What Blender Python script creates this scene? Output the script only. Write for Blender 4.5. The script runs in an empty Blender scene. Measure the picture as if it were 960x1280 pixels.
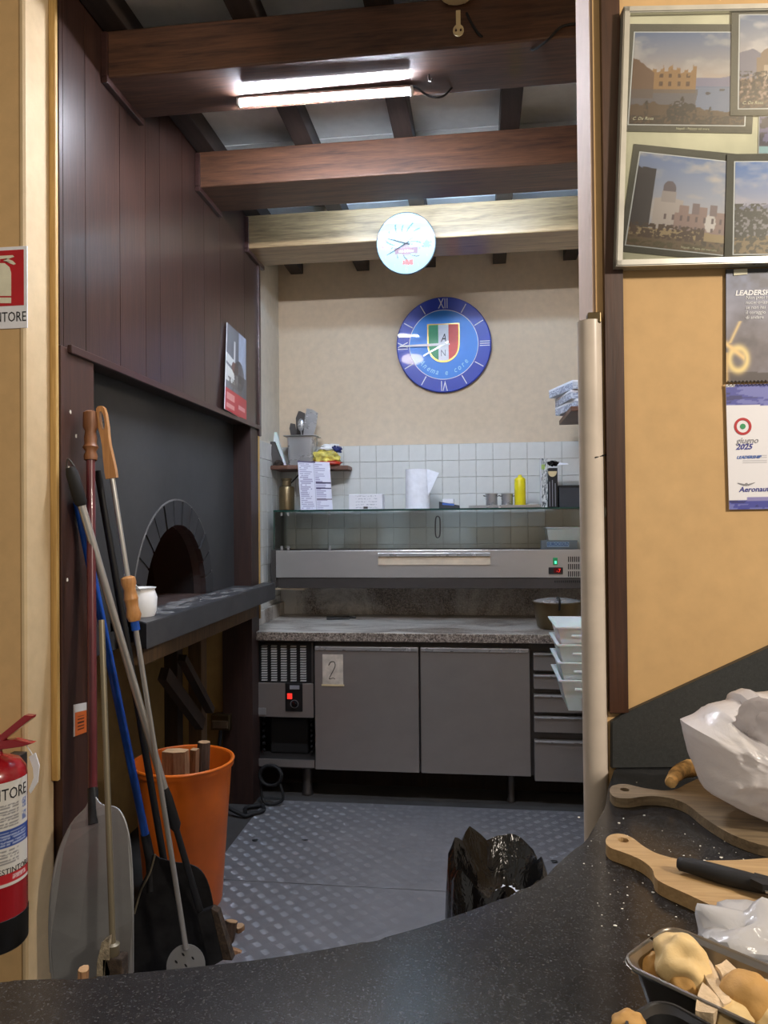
import bpy, bmesh, math, random
import numpy as np
from mathutils import Vector, Matrix
random.seed(7)
rng = np.random.RandomState(5)
SC = bpy.context.scene
COL = SC.collection
V = Vector

# ------------------------------------------------------------------ camera
FPX = 943.0
CAMZ = 1.55
_th, _p, _ro = math.radians(7.25), math.radians(0.67), 0.009
FH = V((-math.sin(_th), math.cos(_th), 0)); RH = V((math.cos(_th), math.sin(_th), 0)); ZZ = V((0, 0, 1))
_F = FH * math.cos(_p) + ZZ * math.sin(_p); _U = -FH * math.sin(_p) + ZZ * math.cos(_p)
_R2 = RH * math.cos(_ro) - _U * math.sin(_ro); _U2 = _U * math.cos(_ro) + RH * math.sin(_ro)
CAM = V((0, 0, CAMZ))
cd = bpy.data.cameras.new('camera'); cam = bpy.data.objects.new('camera', cd); COL.objects.link(cam)
cd.sensor_width = 36.0; cd.lens = FPX / 1280 * 36.0; cd.clip_start = 0.02
cam.matrix_world = Matrix(((_R2.x, _U2.x, -_F.x, 0), (_R2.y, _U2.y, -_F.y, 0), (_R2.z, _U2.z, -_F.z, CAMZ), (0, 0, 0, 1)))
SC.camera = cam
# ------------------------------------------------------------------ world, lamps, exposure
w = bpy.data.worlds.new('world'); SC.world = w; w.use_nodes = True
w.node_tree.nodes['Background'].inputs[0].default_value = (1.0, 0.93, 0.84, 1)
w.node_tree.nodes['Background'].inputs[1].default_value = 0.28
def lamp(name, loc, power, color, size, target):
    l = bpy.data.lights.new(name, 'AREA'); l.energy = power; l.color = color; l.shape = 'DISK'; l.size = size
    o = bpy.data.objects.new(name, l); COL.objects.link(o); o.location = loc
    o.rotation_euler = (V(target) - V(loc)).to_track_quat('-Z', 'Y').to_euler()
lamp('dining_room_lamp', tuple(RH * 2.2 - FH * 0.5 + ZZ * 2.95), 76, (1.0, 0.88, 0.74), 0.25, tuple(RH * 0.6 + FH * 1.5 + ZZ * 1.5))
lamp('dining_room_lamp', (-0.9, -0.6, 3.1), 11, (1.0, 0.88, 0.74), 0.3, (-0.9, 0.6, 0.4))
TUBE_FRONT, TUBE_BACK = 820.0, 200.0
SC.view_settings.view_transform = 'Standard'; SC.view_settings.look = 'None'
SC.view_settings.gamma = 1.0; SC.view_settings.use_curve_mapping = False
SC.view_settings.exposure = 0.0

# ------------------------------------------------------------------ photo rays to points on real planes
def _ray(u, v): return _F + _R2 * ((u - 480) / FPX) + _U2 * ((640 - v) / FPX)
def _pl(u, v, n, d): r = _ray(u, v); return CAM + r * ((d - CAM.dot(n)) / r.dot(n))
def PX(u, v, x): return _pl(u, v, V((1, 0, 0)), x)
def PY(u, v, y): return _pl(u, v, V((0, 1, 0)), y)
def PZ(u, v, z): return _pl(u, v, ZZ, z)
def PW(u, v, d): return _pl(u, v, FH, d)
def W(a, d, z): return RH * a + FH * d + ZZ * z          # coordinates of the turned right-hand wall

# ------------------------------------------------------------------ materials
def lin(c):
    if isinstance(c, str): c = tuple(int(c[i:i + 2], 16) for i in (0, 2, 4))
    return tuple(((x / 255) / 12.92 if x / 255 <= 0.04045 else ((x / 255 + 0.055) / 1.055) ** 2.4) for x in c) + (1,)
MATS = {}
class NT:
    def __init__(s, name):
        m = bpy.data.materials.new(name); m.use_nodes = True; s.m = m; s.t = m.node_tree; s.n = s.t.nodes
        s.b = s.n['Principled BSDF']; s.out = s.n['Material Output']; MATS[name] = m
    def add(s, typ, **kw):
        nd = s.n.new(typ)
        for k, v in kw.items():
            if k in nd.inputs.keys(): nd.inputs[k].default_value = v
            else: setattr(nd, k, v)
        return nd
    def link(s, a, b): s.t.links.new(a, b)
    def coord(s, scale=(1, 1, 1), space='Object'):
        tc = s.add('ShaderNodeTexCoord'); mp = s.add('ShaderNodeMapping'); mp.inputs['Scale'].default_value = scale
        if space == 'World':
            g = s.add('ShaderNodeNewGeometry'); s.link(g.outputs['Position'], mp.inputs['Vector'])
        else: s.link(tc.outputs[space], mp.inputs['Vector'])
        return mp.outputs['Vector']
    def noise(s, vec, scale, detail=4, rough=0.55, dist=0.0):
        n = s.add('ShaderNodeTexNoise'); n.inputs['Scale'].default_value = scale; n.inputs['Detail'].default_value = detail
        n.inputs['Roughness'].default_value = rough; n.inputs['Distortion'].default_value = dist
        s.link(vec, n.inputs['Vector']); return n.outputs['Fac']
    def ramp(s, fac, stops):
        r = s.add('ShaderNodeValToRGB'); e = r.color_ramp.elements
        while len(e) < len(stops): e.new(0.5)
        for k, (p, c) in enumerate(stops): e[k].position = p; e[k].color = c if len(c) == 4 else lin(c)
        s.link(fac, r.inputs['Fac']); return r.outputs['Color']
    def mix(s, fac, a, b, mode='MIX'):
        m = s.add('ShaderNodeMix', data_type='RGBA', blend_type=mode)
        for sock, val in ((m.inputs[0], fac), (m.inputs[6], a), (m.inputs[7], b)):
            if hasattr(val, 'links') or hasattr(val, 'is_linked'): s.link(val, sock)
            else: sock.default_value = val
        return m.outputs[2]
    def bump(s, h, strength=0.2, dist=0.01):
        b = s.add('ShaderNodeBump'); b.inputs['Strength'].default_value = strength; b.inputs['Distance'].default_value = dist
        s.link(h, b.inputs['Height']); s.link(b.outputs['Normal'], s.b.inputs['Normal'])
    def base(s, c): s.link(c, s.b.inputs['Base Color'])
    def set(s, **kw):
        for k, v in kw.items(): s.b.inputs[k.replace('_', ' ')].default_value = v
def plain(name, c, rough=0.5, metal=0.0, var=0.06, scale=12, bump=0.0, spec=None, coat=0.0, **kw):
    n = NT(name); vec = n.coord(); f = n.noise(vec, scale)
    a = lin(c); d = tuple(max(0, x * (1 - var * 2.2)) for x in a[:3]) + (1,); e = tuple(min(1, x * (1 + var * 2.2)) for x in a[:3]) + (1,)
    n.base(n.ramp(f, [(0.3, d), (0.7, e)]))
    n.set(Roughness=rough, Metallic=metal)
    if spec is not None: n.b.inputs['Specular IOR Level'].default_value = spec
    if coat: n.b.inputs['Coat Weight'].default_value = coat; n.b.inputs['Coat Roughness'].default_value = 0.03
    for k, v in kw.items(): n.b.inputs[k.replace('_', ' ')].default_value = v
    if bump: n.bump(n.noise(vec, scale * 6), bump, 0.003)
    return n.m
def wood(name, dark, light, grain, rough=0.4, scale=1.0, coat=0.0, bump=0.12, wear=None):
    n = NT(name); sc = [14 * scale] * 3; sc[grain] = 0.9 * scale
    vec = n.coord(sc); f = n.noise(vec, 2.2, 6, 0.62, 0.8); f2 = n.noise(n.coord([x * 4 for x in sc]), 3, 3)
    oi = n.add('ShaderNodeObjectInfo')
    c = n.ramp(f, [(0.28, dark), (0.5, tuple((a + b) / 2 for a, b in zip(dark, light))), (0.74, light)])
    c = n.mix(0.25, c, n.ramp(f2, [(0.35, dark), (0.65, light)]))
    r = n.ramp(oi.outputs['Random'], [(0, (0.78, 0.78, 0.78, 1)), (1, (1.12, 1.12, 1.12, 1))])
    c = n.mix(0.8, c, r, 'MULTIPLY')
    if wear:
        wv = n.noise(n.coord((3, 3, 3)), 2.0, 5); c = n.mix(n.ramp(wv, [(0.55, (0, 0, 0, 1)), (0.8, (1, 1, 1, 1))]), c, lin(wear))
    n.base(c); n.set(Roughness=rough); n.bump(f, bump, 0.003)
    if coat: n.b.inputs['Coat Weight'].default_value = coat; n.b.inputs['Coat Roughness'].default_value = 0.06 if 'beam' in name else 0.16
    return n.m
def plaster(name, c, stain, amount=0.3, rough=0.75, scale=1.3):
    n = NT(name); vec = n.coord(space='World'); f = n.noise(vec, scale, 6, 0.6); g = n.noise(vec, 22, 5)
    a = n.mix(n.ramp(f, [(0.35, (0, 0, 0, 1)), (0.75, (amount, amount, amount, 1))]), lin(c), lin(stain))
    a = n.mix(0.12, a, n.ramp(g, [(0.3, (90, 80, 65)), (0.7, (255, 250, 240))]), 'MULTIPLY')
    n.base(a); n.set(Roughness=rough); n.bump(g, 0.12, 0.004); return n.m
def steel(name, c=(150, 148, 145), rough=0.32, axis=0, smear=0.25, metal=1.0):
    n = NT(name); sc = [60, 60, 60]; sc[axis] = 1.2
    f = n.noise(n.coord(sc), 3, 3); g = n.noise(n.coord((2.2, 2.2, 3.4)), 2.2, 6, 0.6)
    a = lin(c); b = tuple(x * (1 - smear) for x in a[:3]) + (1,)
    n.base(n.ramp(g, [(0.2, b), (0.8, a)])); n.set(Metallic=metal)
    if name == 'steel_front': n.set(Roughness=rough); return n.m
    r = n.ramp(g, [(0.15, (rough + 0.08,) * 3 + (1,)), (0.85, (rough - 0.05,) * 3 + (1,))]); n.link(r, n.b.inputs['Roughness'])
    n.bump(f, 0.015, 0.001); return n.m
def granite(name, cols, scale, rough, flour=False):
    n = NT(name); vec = n.coord(space='World')
    f = n.noise(vec, scale, 3, 0.7); g = n.noise(vec, scale * 2.3, 2); c = n.ramp(f, cols)
    c = n.mix(n.ramp(g, [(0.60, (0, 0, 0, 1)), (0.66, (1, 1, 1, 1))]), c, lin(cols[-1][1]))
    if flour:
        sx = n.add('ShaderNodeSeparateXYZ'); n.link(n.coord(space='World'), sx.inputs[0])
        p = n.noise(n.coord((1.6, 4.0, 1), 'World'), 1.5, 7, 0.68, 0.8)
        m = n.ramp(p, [(0.40, (0, 0, 0, 1)), (0.56, (1, 1, 1, 1))])
        z = n.add('ShaderNodeMapRange'); n.link(sx.outputs['Z'], z.inputs[0]); z.inputs[1].default_value = 0.931; z.inputs[2].default_value = 0.9345
        x = n.add('ShaderNodeMapRange'); n.link(sx.outputs['X'], x.inputs[0]); x.inputs[1].default_value = 0.35; x.inputs[2].default_value = -1.3
        x.inputs[3].default_value = 0.45; x.inputs[4].default_value = 1.0
        m1 = n.add('ShaderNodeMath', operation='MULTIPLY'); n.link(z.outputs[0], m1.inputs[0]); n.link(x.outputs[0], m1.inputs[1])
        m2 = n.add('ShaderNodeMath', operation='MULTIPLY'); n.link(m, m2.inputs[0]); n.link(m1.outputs[0], m2.inputs[1])
        c = n.mix(m2.outputs[0], c, lin((206, 202, 194)))
    n.base(c); n.set(Roughness=rough)
    if not flour: n.b.inputs['Specular IOR Level'].default_value = 0.45
    return n.m
def glow(name, c, strength):
    n = NT(name); n.set(Roughness=0.5); n.b.inputs['Base Color'].default_value = lin(c)
    n.b.inputs['Emission Color'].default_value = lin(c); n.b.inputs['Emission Strength'].default_value = strength; return n.m
def pane(name, tint, refl=0.09, rough=0.02):
    n = NT(name); n.n.remove(n.b)
    t = n.add('ShaderNodeBsdfTransparent'); t.inputs[0].default_value = tint
    g = n.add('ShaderNodeBsdfGlossy'); g.inputs['Roughness'].default_value = rough
    f = n.add('ShaderNodeFresnel', IOR=1.45); nz = n.noise(n.coord((1, 1, 1), 'World'), 5, 3)
    mx = n.add('ShaderNodeMixShader'); n.link(f.outputs[0], mx.inputs[0]); n.link(t.outputs[0], mx.inputs[1]); n.link(g.outputs[0], mx.inputs[2])
    n.link(mx.outputs[0], n.out.inputs['Surface']); return n.m
def film(name, c, trans=0.35, rough=0.22):
    n = NT(name); n.b.inputs['Base Color'].default_value = lin(c); n.set(Roughness=rough)
    vec = n.coord(); n.bump(n.noise(vec, 26, 4, 0.6, 1.5), 0.35, 0.006)
    tr = n.add('ShaderNodeBsdfTranslucent'); tr.inputs[0].default_value = lin(c)
    mx = n.add('ShaderNodeMixShader'); mx.inputs[0].default_value = trans
    n.link(n.b.outputs[0], mx.inputs[1]); n.link(tr.outputs[0], mx.inputs[2]); n.link(mx.outputs[0], n.out.inputs['Surface']); return n.m
def printed(name, rough=0.45, coat=0.0):
    n = NT(name); a = n.add('ShaderNodeAttribute', attribute_name='Col'); n.base(a.outputs['Color']); n.set(Roughness=rough)
    n.bump(n.noise(n.coord(), 300, 2), 0.03, 0.001)
    if coat: n.b.inputs['Coat Weight'].default_value = coat; n.b.inputs['Coat Roughness'].default_value = 0.04
    return n.m

plaster('ochre_wall', (212, 176, 124), (198, 158, 104), 0.5)
plaster('cream_wall', (220, 200, 172), (206, 184, 154), 0.5)
plaster('alcove_white', (214, 206, 190), (190, 180, 160), 0.5)
plaster('jamb_beige', (206, 184, 146), (180, 150, 108), 0.7)
plaster('jamb_pink', (196, 172, 152), (180, 150, 128), 0.6)
plaster('low_wall', (176, 146, 92), (120, 98, 60), 0.8, 0.85, 2.5)
plaster('ceiling_panel', (222, 224, 222), (180, 182, 180), 0.6)
plaster('dining_ceiling', (226, 214, 190), (205, 190, 160), 0.5)
plaster('concrete', (70, 68, 66), (44, 42, 42), 0.9, 0.85, 3)
plaster('soot_wall', (56, 56, 57), (34, 34, 35), 0.8, 0.6, 1.6)
plaster('soot_brick', (46, 45, 47), (30, 29, 31), 0.8, 0.65, 5)
plaster('brick_joint', (118, 116, 114), (70, 68, 68), 0.8, 0.9, 9)
plaster('chamber_soot', (14, 13, 13), (8, 8, 8), 0.9, 0.95, 4)
plaster('hearth', (66, 46, 38), (44, 34, 30), 0.9, 0.9, 5)
D_ = lambda *a: lin(a)
wood('panel_wood', D_(30, 19, 17), D_(68, 45, 37), 2, 0.36, 1.5, 0.25)
wood('strip_wood', D_(44, 27, 22), D_(78, 49, 38), 2, 0.45, 1.0, 0.1)
wood('trim_wood', D_(42, 25, 23), D_(72, 44, 38), 1, 0.4, 1.0, 0.15)
wood('post_wood', D_(34, 22, 20), D_(60, 40, 34), 2, 0.5)
wood('red_trim', D_(48, 28, 19), D_(90, 57, 38), 2, 0.38, 1.0, 0.2)
wood('beam_dark', D_(40, 24, 18), D_(108, 72, 50), 0, 0.6, 1.3, 0.3)
wood('beam_red', D_(42, 25, 18), D_(112, 74, 50), 0, 0.5, 1.3, 0.2)
wood('beam_pale', D_(92, 70, 46), D_(176, 146, 104), 0, 0.4, 1.3, 0.25)
wood('rafter_wood', D_(32, 25, 22), D_(58, 47, 41), 1, 0.6)
wood('batten_wood', D_(150, 116, 62), D_(206, 170, 104), 2, 0.55)
wood('strut_wood', D_(62, 46, 30), D_(112, 86, 56), 2, 0.7)
wood('strut_dark', D_(34, 24, 18), D_(62, 46, 34), 2, 0.7)
wood('shelf_wood', D_(70, 44, 34), D_(120, 80, 60), 0, 0.5)
wood('handle_wood', D_(150, 98, 52), D_(206, 152, 92), 2, 0.4, 1.0, 0.3)
wood('old_handle_wood', D_(98, 58, 30), D_(160, 104, 62), 2, 0.5)
wood('board_dark', D_(94, 80, 62), D_(158, 138, 108), 0, 0.6, 2.0)
wood('board_light', D_(158, 126, 82), D_(206, 172, 124), 0, 0.55, 2.0)
wood('log_split', D_(120, 78, 50), D_(200, 154, 112), 2, 0.8, 2.5, 0, 0.5)
wood('log_bark', D_(42, 30, 24), D_(112, 90, 72), 2, 0.9, 3.0, 0, 0.9)
wood('log_end', D_(170, 128, 88), D_(220, 184, 140), 0, 0.8, 2.0)
steel('steel_front', (196, 193, 189), 0.3, 0, 0.10, 0.65)
steel('steel_door', (158, 151, 146), 0.36, 0, 0.16, 0.62)
steel('steel_dark', (92, 88, 86), 0.4, 0, 0.25, 0.7)
steel('steel_pole', (198, 196, 192), 0.28, 2, 0.15, 0.75)
steel('steel_pan', (184, 184, 184), 0.26, 0, 0.15, 0.6)
steel('steel_tarnish', (128, 112, 84), 0.36, 0, 0.3)
steel('ledge_steel', (104, 104, 106), 0.5, 1, 0.25, 0.8)
steel('tray_steel', (150, 144, 134), 0.34, 0, 0.25)
steel('peel_alu', (172, 173, 174), 0.5, 2, 0.3, 0.7)
steel('floor_steel', (158, 158, 162), 0.42, 0, 0.35, 0.55)
steel('brass', (140, 130, 108), 0.4, 2, 0.3, 0.5)
granite('granite_black', [(0.3, (20, 21, 23)), (0.5, (32, 33, 36)), (0.66, (48, 49, 51)), (0.85, (68, 68, 68))], 150, 0.2)
granite('granite_counter', [(0.32, (44, 38, 34)), (0.48, (110, 98, 88)), (0.6, (150, 138, 126)), (0.75, (196, 186, 174))], 85, 0.3, True)
granite('granite_grey', [(0.3, (48, 50, 50)), (0.6, (56, 58, 58)), (0.8, (62, 64, 64))], 140, 0.45)
plain('tile_glaze', (216, 216, 210), 0.16, 0, 0.04, 5, coat=0.3)
plain('tile_grout', (190, 186, 176), 0.9, 0, 0.15, 30)
plain('black', (16, 16, 17), 0.45); plain('black_gloss', (14, 14, 16), 0.15); plain('black_rubber', (20, 20, 21), 0.7)
plain('soot_metal', (34, 34, 36), 0.55, 0.3, 0.35, 14, 0.2)
plain('white', (232, 232, 230), 0.45, 0, 0.03); plain('paper', (232, 232, 236), 0.6, 0, 0.03)
plain('tissue', (240, 241, 246), 0.8, 0, 0.03, 30, 0.2)
plain('tub_plastic', (226, 230, 230), 0.3, 0, 0.03, Subsurface_Weight=0.25)
plain('note_paper', (196, 184, 168), 0.7, 0, 0.12, 20)
plain('cream_plastic', (216, 196, 150), 0.35, 0, 0.05)
plain('beige_strip', (206, 190, 166), 0.5)
plain('pvc', (206, 194, 180), 0.3, 0, 0.06, 8, coat=0.2)
plain('red_paint', (150, 24, 32), 0.25, 0, 0.05, 6, coat=0.5)
plain('sign_red', (186, 26, 34), 0.4); plain('maroon', (92, 36, 42), 0.3, 0, 0.1, 8, coat=0.3)
plain('blue_pole', (20, 74, 164), 0.28, 0, 0.15, 10, coat=0.3)
plain('orange_plastic', (226, 112, 28), 0.4, 0, 0.07, 5)
plain('yellow_plastic', (232, 214, 30), 0.35, 0, 0.03)
plain('clock_navy', (22, 56, 176), 0.4, 0, 0.04, 4, coat=0.35); plain('clock_blue', (34, 132, 226), 0.4, 0, 0.03, 4, coat=0.35)
plain('ink', (30, 30, 34), 0.6); plain('ink_blue', (58, 62, 150), 0.6); plain('ink_blue_light', (70, 110, 190), 0.6); plain('ink_grey', (140, 140, 146), 0.6)
plain('letter_blue', (150, 214, 250), 0.4); plain('gold', (206, 166, 84), 0.3, 0.4); plain('flag_green', (40, 150, 92), 0.4); plain('flag_red', (222, 62, 44), 0.4); plain('flag_white', (226, 228, 232), 0.4)
plain('band_blue', (36, 74, 156), 0.4); plain('orange_tag', (206, 104, 44), 0.5)
plain('frame_metal', (206, 204, 194), 0.3, 0.5); plain('mat_cream', (226, 222, 196), 0.7); plain('mount_grey', (104, 102, 94), 0.7)
plain('louvre_grey', (170, 168, 164), 0.5); plain('box_white', (214, 218, 224), 0.6); plain('dark_grey', (52, 54, 58), 0.5)
plain('bread', (196, 152, 88), 0.7, 0, 0.22, 9, 0.5); plain('bread_pale', (226, 196, 140), 0.7, 0, 0.15, 9, 0.5); plain('crumb', (208, 184, 150), 0.85, 0, 0.15, 24, 0.6)
plain('crust', (196, 156, 100), 0.75, 0, 0.4, 34, 0.6); plain('flour', (226, 222, 212), 0.95)
plain('snack_yellow', (216, 190, 92), 0.3, 0, 0.3, 22); plain('snack_red', (170, 52, 34), 0.3, 0, 0.2, 18); plain('snack_blue', (40, 50, 110), 0.3, 0, 0.4, 20)
plain('bristle', (60, 48, 38), 0.95, 0, 0.35, 60, 0.8); plain('bristle_pale', (150, 138, 116), 0.95, 0, 0.3, 60, 0.8)
plain('clay_ember', (120, 40, 20), 0.9, 0, 0.4, 20)
glow('tube_front', (235, 240, 255), TUBE_FRONT); glow('tube_back', (190, 220, 255), TUBE_BACK)
glow('reflection_glow', (235, 240, 255), 2.5); plain('lamp_housing', (120, 92, 78), 0.5); glow('ember', (255, 60, 12), 1.2); glow('flame', (255, 140, 46), 4.0)
glow('led_red', (235, 50, 40), 0.9); glow('led_green', (90, 235, 180), 1.0)
pane('glass_green', (0.965, 0.985, 0.975, 1)); pane('glass_clear', (0.97, 0.98, 0.97, 1)); plain('glass_edge', (30, 62, 54), 0.1)
film('bag_white', (236, 234, 236)); film('bag_frost', (226, 226, 228), 0.45)
n = NT('bag_black'); n.b.inputs['Base Color'].default_value = lin((14, 14, 15)); n.set(Roughness=0.14); n.b.inputs['Specular IOR Level'].default_value = 0.8; n.bump(n.noise(n.coord((1, 1, .35)), 30, 3, 0.6, 1.0), 0.6, 0.008)
printed('print'); printed('print_gloss', 0.2, 0.4); printed('clock_face', 0.5, 0.5)
# tread-plate dirt on the polished sheet
def M(k): return MATS[k]

# ------------------------------------------------------------------ mesh helpers
WP = {}
def O(name, bm, mat, parent=None, smooth=None, label=None, cat=None, group=None, kind=None):
    bmesh.ops.recalc_face_normals(bm, faces=bm.faces)
    me = bpy.data.meshes.new(name)
    co = [v.co for v in bm.verts]
    mn = V((min(c.x for c in co), min(c.y for c in co), min(c.z for c in co))); mx = V((max(c.x for c in co), max(c.y for c in co), max(c.z for c in co)))
    base = V(((mn.x + mx.x) / 2, (mn.y + mx.y) / 2, mn.z))
    for v in bm.verts: v.co -= base
    bm.to_mesh(me); bm.free()
    if smooth is not None:
        me.polygons.foreach_set('use_smooth', [True] * len(me.polygons)); me.set_sharp_from_angle(angle=math.radians(smooth))
    me.materials.append(M(mat) if isinstance(mat, str) else mat)
    o = bpy.data.objects.new(name, me); COL.objects.link(o)
    WP[o.name] = base
    if parent is not None: o.parent = parent; o.location = base - WP[parent.name]
    else: o.location = base
    return tag(o, label, cat, group, kind)
def tag(o, label=None, cat=None, group=None, kind=None):
    for k, v in (('label', label), ('category', cat), ('group', group), ('kind', kind)):
        if v: o[k] = v
    return o
def T(name, loc, label, cat, group=None, kind=None):
    o = bpy.data.objects.new(name, None); COL.objects.link(o); o.location = loc; o.empty_display_size = 0.05
    WP[o.name] = V(loc); return tag(o, label, cat, group, kind)
def dup(src, base, parent=None):
    o = src.copy(); COL.objects.link(o); WP[o.name] = V(base)
    o.parent = parent; o.location = V(base) - (WP[parent.name] if parent else V((0, 0, 0))); return o
def B(): return bmesh.new()
def box(bm, x0, x1, y0, y1, z0, z1, bev=0.0, mtx=None):
    t = bmesh.new()
    r = bmesh.ops.create_cube(t, size=1.0)
    for v in t.verts: v.co = V((x0 + (v.co.x + .5) * (x1 - x0), y0 + (v.co.y + .5) * (y1 - y0), z0 + (v.co.z + .5) * (z1 - z0)))
    if bev: bmesh.ops.bevel(t, geom=list(t.edges), offset=bev, segments=2, affect='EDGES', profile=0.5)
    merge(bm, t, mtx); return bm
def merge(bm, t, mtx=None):
    idx = {}
    for v in t.verts: idx[v] = bm.verts.new(mtx @ v.co if mtx else v.co)
    for f in t.faces:
        try: bm.faces.new([idx[v] for v in f.verts])
        except ValueError: pass
    t.free()
def basis(o, x, y, z):
    return Matrix(((x.x, y.x, z.x, o.x), (x.y, y.y, z.y, o.y), (x.z, y.z, z.z, o.z), (0, 0, 0, 1)))
def slab(bm, pts, vec, holes=(), bev=0):
    t = bmesh.new(); vec = V(vec)
    if holes:
        es = []
        for loop in [pts] + list(holes):
            vs = [t.verts.new(V(p)) for p in loop]
            es += [t.edges.new((vs[i], vs[(i + 1) % len(vs)])) for i in range(len(vs))]
        bmesh.ops.triangle_fill(t, use_beauty=True, use_dissolve=False, edges=es)
    else: t.faces.new([t.verts.new(V(p)) for p in pts])
    r = bmesh.ops.extrude_face_region(t, geom=list(t.faces))
    for e in r['geom']:
        if isinstance(e, bmesh.types.BMVert): e.co += vec
    if not holes:
        pass
    if bev: bmesh.ops.bevel(t, geom=[e for e in t.edges if len(e.link_faces) == 2 and e.calc_face_angle(0) > 0.6], offset=bev, segments=2, affect='EDGES')
    # keep the original faces as a closing cap
    merge(bm, t); return bm
def tube(bm, pts, r, seg=10, cap=True, flat=1.0):
    pts = [V(p) for p in pts]; n = len(pts); rs = r if isinstance(r, (list, tuple)) else [r] * n
    d = (pts[1] - pts[0]).normalized(); a = d.orthogonal().normalized(); rings = []
    for i, p in enumerate(pts):
        if i == 0: t = pts[1] - pts[0]
        elif i == n - 1: t = pts[-1] - pts[-2]
        else: t = (pts[i + 1] - pts[i]).normalized() + (pts[i] - pts[i - 1]).normalized()
        t.normalize(); a = (a - t * a.dot(t)).normalized(); b = t.cross(a)
        rings.append([bm.verts.new(p + (a * math.cos(k * 2 * math.pi / seg) + b * math.sin(k * 2 * math.pi / seg) * flat) * rs[i]) for k in range(seg)])
    for i in range(n - 1):
        for k in range(seg): bm.faces.new([rings[i][k], rings[i][(k + 1) % seg], rings[i + 1][(k + 1) % seg], rings[i + 1][k]])
    if cap: bm.faces.new(rings[0][::-1]); bm.faces.new(rings[-1])
    return bm
def lathe(bm, prof, seg=32, mtx=None, cap0=True, cap1=True, close=False):
    rings = []
    for r, z in prof:
        rings.append([bm.verts.new((mtx @ V((r * math.cos(k * 2 * math.pi / seg), r * math.sin(k * 2 * math.pi / seg), z))) if mtx else V((r * math.cos(k * 2 * math.pi / seg), r * math.sin(k * 2 * math.pi / seg), z))) for k in range(seg)])
    m = len(rings)
    for i in range(m if close else m - 1):
        a, b = rings[i], rings[(i + 1) % m]
        for k in range(seg): bm.faces.new([a[k], a[(k + 1) % seg], b[(k + 1) % seg], b[k]])
    if not close:
        if cap0: bm.faces.new(rings[0][::-1])
        if cap1: bm.faces.new(rings[-1])
    return bm
def along(o, z):     # matrix with local z along the given direction
    z = V(z).normalized(); x = z.orthogonal().normalized(); y = z.cross(x); return basis(V(o), x, y, z)
def at(o): return Matrix.Translation(V(o))
def smoothpts(pts, sub=6):
    pts = [V(p) for p in pts]; out = []
    for i in range(len(pts) - 1):
        p0 = pts[max(i - 1, 0)]; p1 = pts[i]; p2 = pts[i + 1]; p3 = pts[min(i + 2, len(pts) - 1)]
        for k in range(sub):
            t = k / sub
            out.append(0.5 * ((2 * p1) + (p2 - p0) * t + (2 * p0 - 5 * p1 + 4 * p2 - p3) * t * t + (3 * p1 - p0 - 3 * p2 + p3) * t ** 3))
    out.append(pts[-1]); return out
def closed(pts, sub=5):
    pts = [V(p) for p in pts]; n = len(pts); out = []
    for i in range(n):
        p0, p1, p2, p3 = pts[i - 1], pts[i], pts[(i + 1) % n], pts[(i + 2) % n]
        for k in range(sub):
            t = k / sub
            out.append(0.5 * ((2 * p1) + (p2 - p0) * t + (2 * p0 - 5 * p1 + 4 * p2 - p3) * t * t + (3 * p1 - p0 - 3 * p2 + p3) * t ** 3))
    return out
def ball(bm, c, r, sub=3, squash=(1, 1, 1), noise=0.0, nf=3.0, seed=0, mtx=None):
    t = bmesh.new(); bmesh.ops.create_icosphere(t, subdivisions=sub, radius=1.0)
    from mathutils import noise as mn
    for v in t.verts:
        k = 1 + noise * mn.noise(v.co * nf + V((seed * 7.1, seed * 3.3, seed))) 
        v.co = V((v.co.x * squash[0], v.co.y * squash[1], v.co.z * squash[2])) * (k * r)
    merge(bm, t, at(c) @ mtx if mtx else at(c)); return bm
# lettering: font outlines turned into thin meshes on a plane
_TX = {}
def tmesh(s, size=1.0, align='LEFT', shear=0.0, bold=0.0, ext=0.0003):
    k = (s, size, align, shear, bold)
    if k not in _TX:
        c = bpy.data.curves.new('t', 'FONT'); c.body = s; c.size = size; c.align_x = align; c.shear = shear; c.offset = bold; c.extrude = ext; c.resolution_u = 2
        o = bpy.data.objects.new('t', c); COL.objects.link(o)
        dg = bpy.context.evaluated_depsgraph_get(); me = bpy.data.meshes.new_from_object(o.evaluated_get(dg))
        _TX[k] = ([v.co.copy() for v in me.vertices], [tuple(p.vertices) for p in me.polygons])
        bpy.data.objects.remove(o); bpy.data.curves.remove(c); bpy.data.meshes.remove(me)
    return _TX[k]
def put_text(bm, s, size, o, right, up, align='LEFT', shear=0.0, bold=0.0, sx=1.0, sy=1.0, warp=None):
    vs, fs = tmesh(s, size, align, shear, bold); right = V(right).normalized(); up = V(up).normalized(); nn = right.cross(up)
    idx = [bm.verts.new(warp(c.x * sx, c.y * sy, c.z) if warp else V(o) + right * (c.x * sx) + up * (c.y * sy) + nn * c.z) for c in vs]
    for f in fs:
        try: bm.faces.new([idx[i] for i in f])
        except ValueError: pass
    return bm
def text(name, s, size, o, right, up, mat, parent, **kw):
    bm = B(); put_text(bm, s, size, o, right, up, **kw); return O(name, bm, mat, parent)
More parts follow.
